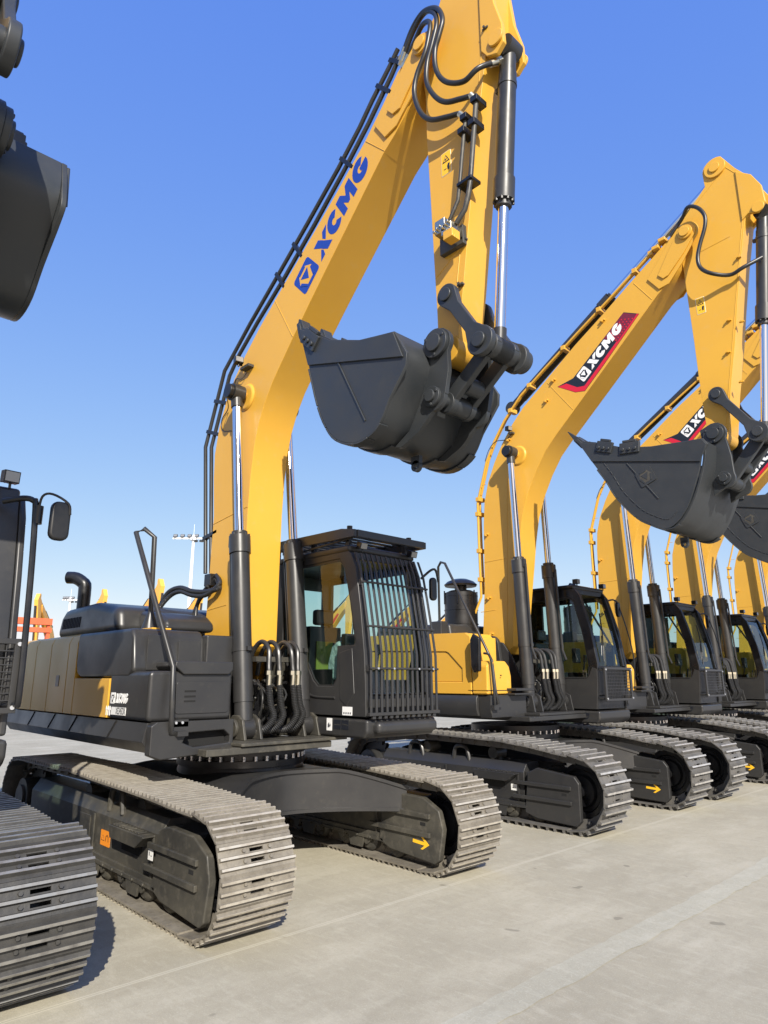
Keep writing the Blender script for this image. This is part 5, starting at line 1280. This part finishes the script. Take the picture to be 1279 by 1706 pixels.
# ------------------------------------------------------------------ ground
def concrete(name, base, dark, light, joints):
    m = bpy.data.materials.new(name); m.use_nodes = True; nt = m.node_tree; b = nt.nodes['Principled BSDF']
    b.inputs['Roughness'].default_value = .85; b.inputs['Specular IOR Level'].default_value = .25
    tc = nt.nodes.new('ShaderNodeTexCoord')
    def noise(sc, det=8, rough=.65, stretch=None):
        n = nt.nodes.new('ShaderNodeTexNoise'); n.inputs['Scale'].default_value = sc; n.inputs['Detail'].default_value = det; n.inputs['Roughness'].default_value = rough
        if stretch:
            mp = nt.nodes.new('ShaderNodeMapping'); mp.inputs['Scale'].default_value = stretch
            nt.links.new(tc.outputs['Object'], mp.inputs['Vector']); nt.links.new(mp.outputs[0], n.inputs['Vector'])
        else: nt.links.new(tc.outputs['Object'], n.inputs['Vector'])
        return n.outputs['Fac']
    def rng(v, a, b_, c, d):
        r = nt.nodes.new('ShaderNodeMapRange'); r.inputs['From Min'].default_value = a; r.inputs['From Max'].default_value = b_; r.inputs['To Min'].default_value = c; r.inputs['To Max'].default_value = d
        nt.links.new(v, r.inputs['Value']); return r.outputs['Result']
    def mix(f, a, c):
        x = nt.nodes.new('ShaderNodeMix'); x.data_type = 'RGBA'
        nt.links.new(f, x.inputs['Factor'])
        if isinstance(a, tuple): x.inputs['A'].default_value = (*a, 1)
        else: nt.links.new(a, x.inputs['A'])
        x.inputs['B'].default_value = (*c, 1); return x.outputs['Result']
    c = mix(rng(noise(.35), .35, .68, 0, 1), base, dark)
    c = mix(rng(noise(1.6, stretch=(1, .45, 1)), .48, .72, 0, .75), c, light)
    c = mix(rng(noise(.9, stretch=(.5, 2.2, 1)), .55, .75, 0, .5), c, dark)
    c = mix(rng(noise(30, 4), .5, .85, 0, .45), c, tuple(q*.6 for q in base))
    c = mix(rng(noise(110, 3), .55, .8, 0, .55), c, tuple(min(1, q*1.35) for q in light))
    c = mix(rng(noise(7, 5, .7, (1, .3, 1)), .5, .7, 0, .45), c, dark)
    c = mix(rng(noise(14, 5, .7, (.35, 1, 1)), .52, .7, 0, .4), c, light)
    c = mix(rng(noise(4.0, 2, .4), .735, .76, 0, .5), c, tuple(q*.45 for q in dark))
    if joints:
        sp = nt.nodes.new('ShaderNodeSeparateXYZ'); nt.links.new(tc.outputs['Object'], sp.inputs[0])
        for ax, per, off in joints:
            a = nt.nodes.new('ShaderNodeMath'); a.operation = 'ADD'; a.inputs[1].default_value = 1000*per-off; nt.links.new(sp.outputs[ax], a.inputs[0])
            d = nt.nodes.new('ShaderNodeMath'); d.operation = 'PINGPONG'; d.inputs[1].default_value = per/2; nt.links.new(a.outputs[0], d.inputs[0])
            c = mix(rng(d.outputs[0], .006, .026, .6, 0), c, tuple(min(1, q*1.18) for q in light))
            c = mix(rng(d.outputs[0], .003, .006, .45, 0), c, tuple(q*.4 for q in base))
    nt.links.new(c, b.inputs['Base Color'])
    bp = nt.nodes.new('ShaderNodeBump'); bp.inputs['Strength'].default_value = .5; bp.inputs['Distance'].default_value = .004
    nt.links.new(noise(90, 6), bp.inputs['Height']); nt.links.new(bp.outputs['Normal'], b.inputs['Normal'])
    return m
CON = concrete('yard_concrete', (.408, .375, .285), (.315, .288, .218), (.50, .467, .37), [(0, 6.0, 2.13)])
PNT = concrete('faded_line_paint', (.43, .41, .325), (.345, .325, .255), (.52, .50, .41), None)
m = MB(); m.add([(-1500, -1500, 0), (1500, -1500, 0), (1500, 1500, 0), (-1500, 1500, 0)], [(0, 1, 2, 3)])
gr = m.build('ground', CON); gr['kind'] = 'structure'; gr['label'] = 'pale concrete yard with joints'
m = MB()
y = -6.0; a = 3.735; b = 3.93; seg = []
while y < 40:
    L = random.uniform(.05, .16); seg.append((a+random.uniform(-.012, .012), b+random.uniform(-.014, .014), y)); y += L
    if random.random() < .035: a += random.uniform(-.02, .02); b += random.uniform(-.02, .02)
    a += (3.735-a)*.02; b += (3.93-b)*.02
m.add([p for a_, b_, y_ in seg for p in ((a_, y_, .004), (b_, y_, .004))], [(2*i, 2*i+1, 2*i+3, 2*i+2) for i in range(len(seg)-1)])
pl = m.build('painted_line', PNT); pl['kind'] = 'structure'; pl['label'] = 'faded painted line along the row'

# ------------------------------------------------------------------ light, sky, camera
SUN = Vector((1.40, -.83, 1.0)).normalized()
el = math.asin(SUN.z); az = atan2(SUN.x, SUN.y)        # azimuth measured from +Y towards +X
w = bpy.data.worlds.new('World'); S.world = w; w.use_nodes = True; nt = w.node_tree
sky = nt.nodes.new('ShaderNodeTexSky'); sky.sky_type = 'NISHITA'; sky.sun_disc = False
sky.sun_elevation = el; sky.sun_rotation = az; sky.altitude = 0
sky.air_density = 1.0; sky.dust_density = .6; sky.ozone_density = 3.0
sx = nt.nodes.new('ShaderNodeSeparateColor'); cx = nt.nodes.new('ShaderNodeCombineColor'); nt.links.new(sky.outputs[0], sx.inputs[0])
for ch, (gmm, sc) in enumerate(((.86, .84), (.62, 1.14), (.12, 3.25))):      # deepens the sky's blue towards the zenith
    pw = nt.nodes.new('ShaderNodeMath'); pw.operation = 'POWER'; pw.inputs[1].default_value = gmm; nt.links.new(sx.outputs[ch], pw.inputs[0])
    ml = nt.nodes.new('ShaderNodeMath'); ml.operation = 'MULTIPLY'; ml.inputs[1].default_value = sc; nt.links.new(pw.outputs[0], ml.inputs[0]); nt.links.new(ml.outputs[0], cx.inputs[ch])
nt.links.new(cx.outputs[0], nt.nodes['Background'].inputs[0]); nt.nodes['Background'].inputs[1].default_value = .15
ld = bpy.data.lights.new('sun', 'SUN'); ld.energy = 4.6; ld.angle = radians(.5); ld.color = (1, .94, .84)
lo = bpy.data.objects.new('sun', ld); COL.objects.link(lo); lo.rotation_euler = SUN.to_track_quat('Z', 'Y').to_euler(); lo.location = (5, -10, 20)

cd = bpy.data.cameras.new('camera'); co = bpy.data.objects.new('camera', cd); COL.objects.link(co)
F = 1126.; cd.sensor_fit = 'VERTICAL'; cd.sensor_height = 36; cd.sensor_width = 27; cd.lens = F/1706*36
cd.clip_start = .05; cd.clip_end = 5000
p = radians(13.85); yw = radians(43.27)
fw = Vector((-cos(yw)*cos(p), sin(yw)*cos(p), sin(p)))
co.location = (6.503, -4.067, 1.763); co.rotation_euler = fw.to_track_quat('-Z', 'Y').to_euler()
S.camera = co
S.render.resolution_x = 768; S.render.resolution_y = 1024
S.view_settings.view_transform = 'Standard'; S.view_settings.look = 'None'; S.view_settings.exposure = .65; S.view_settings.gamma = 1
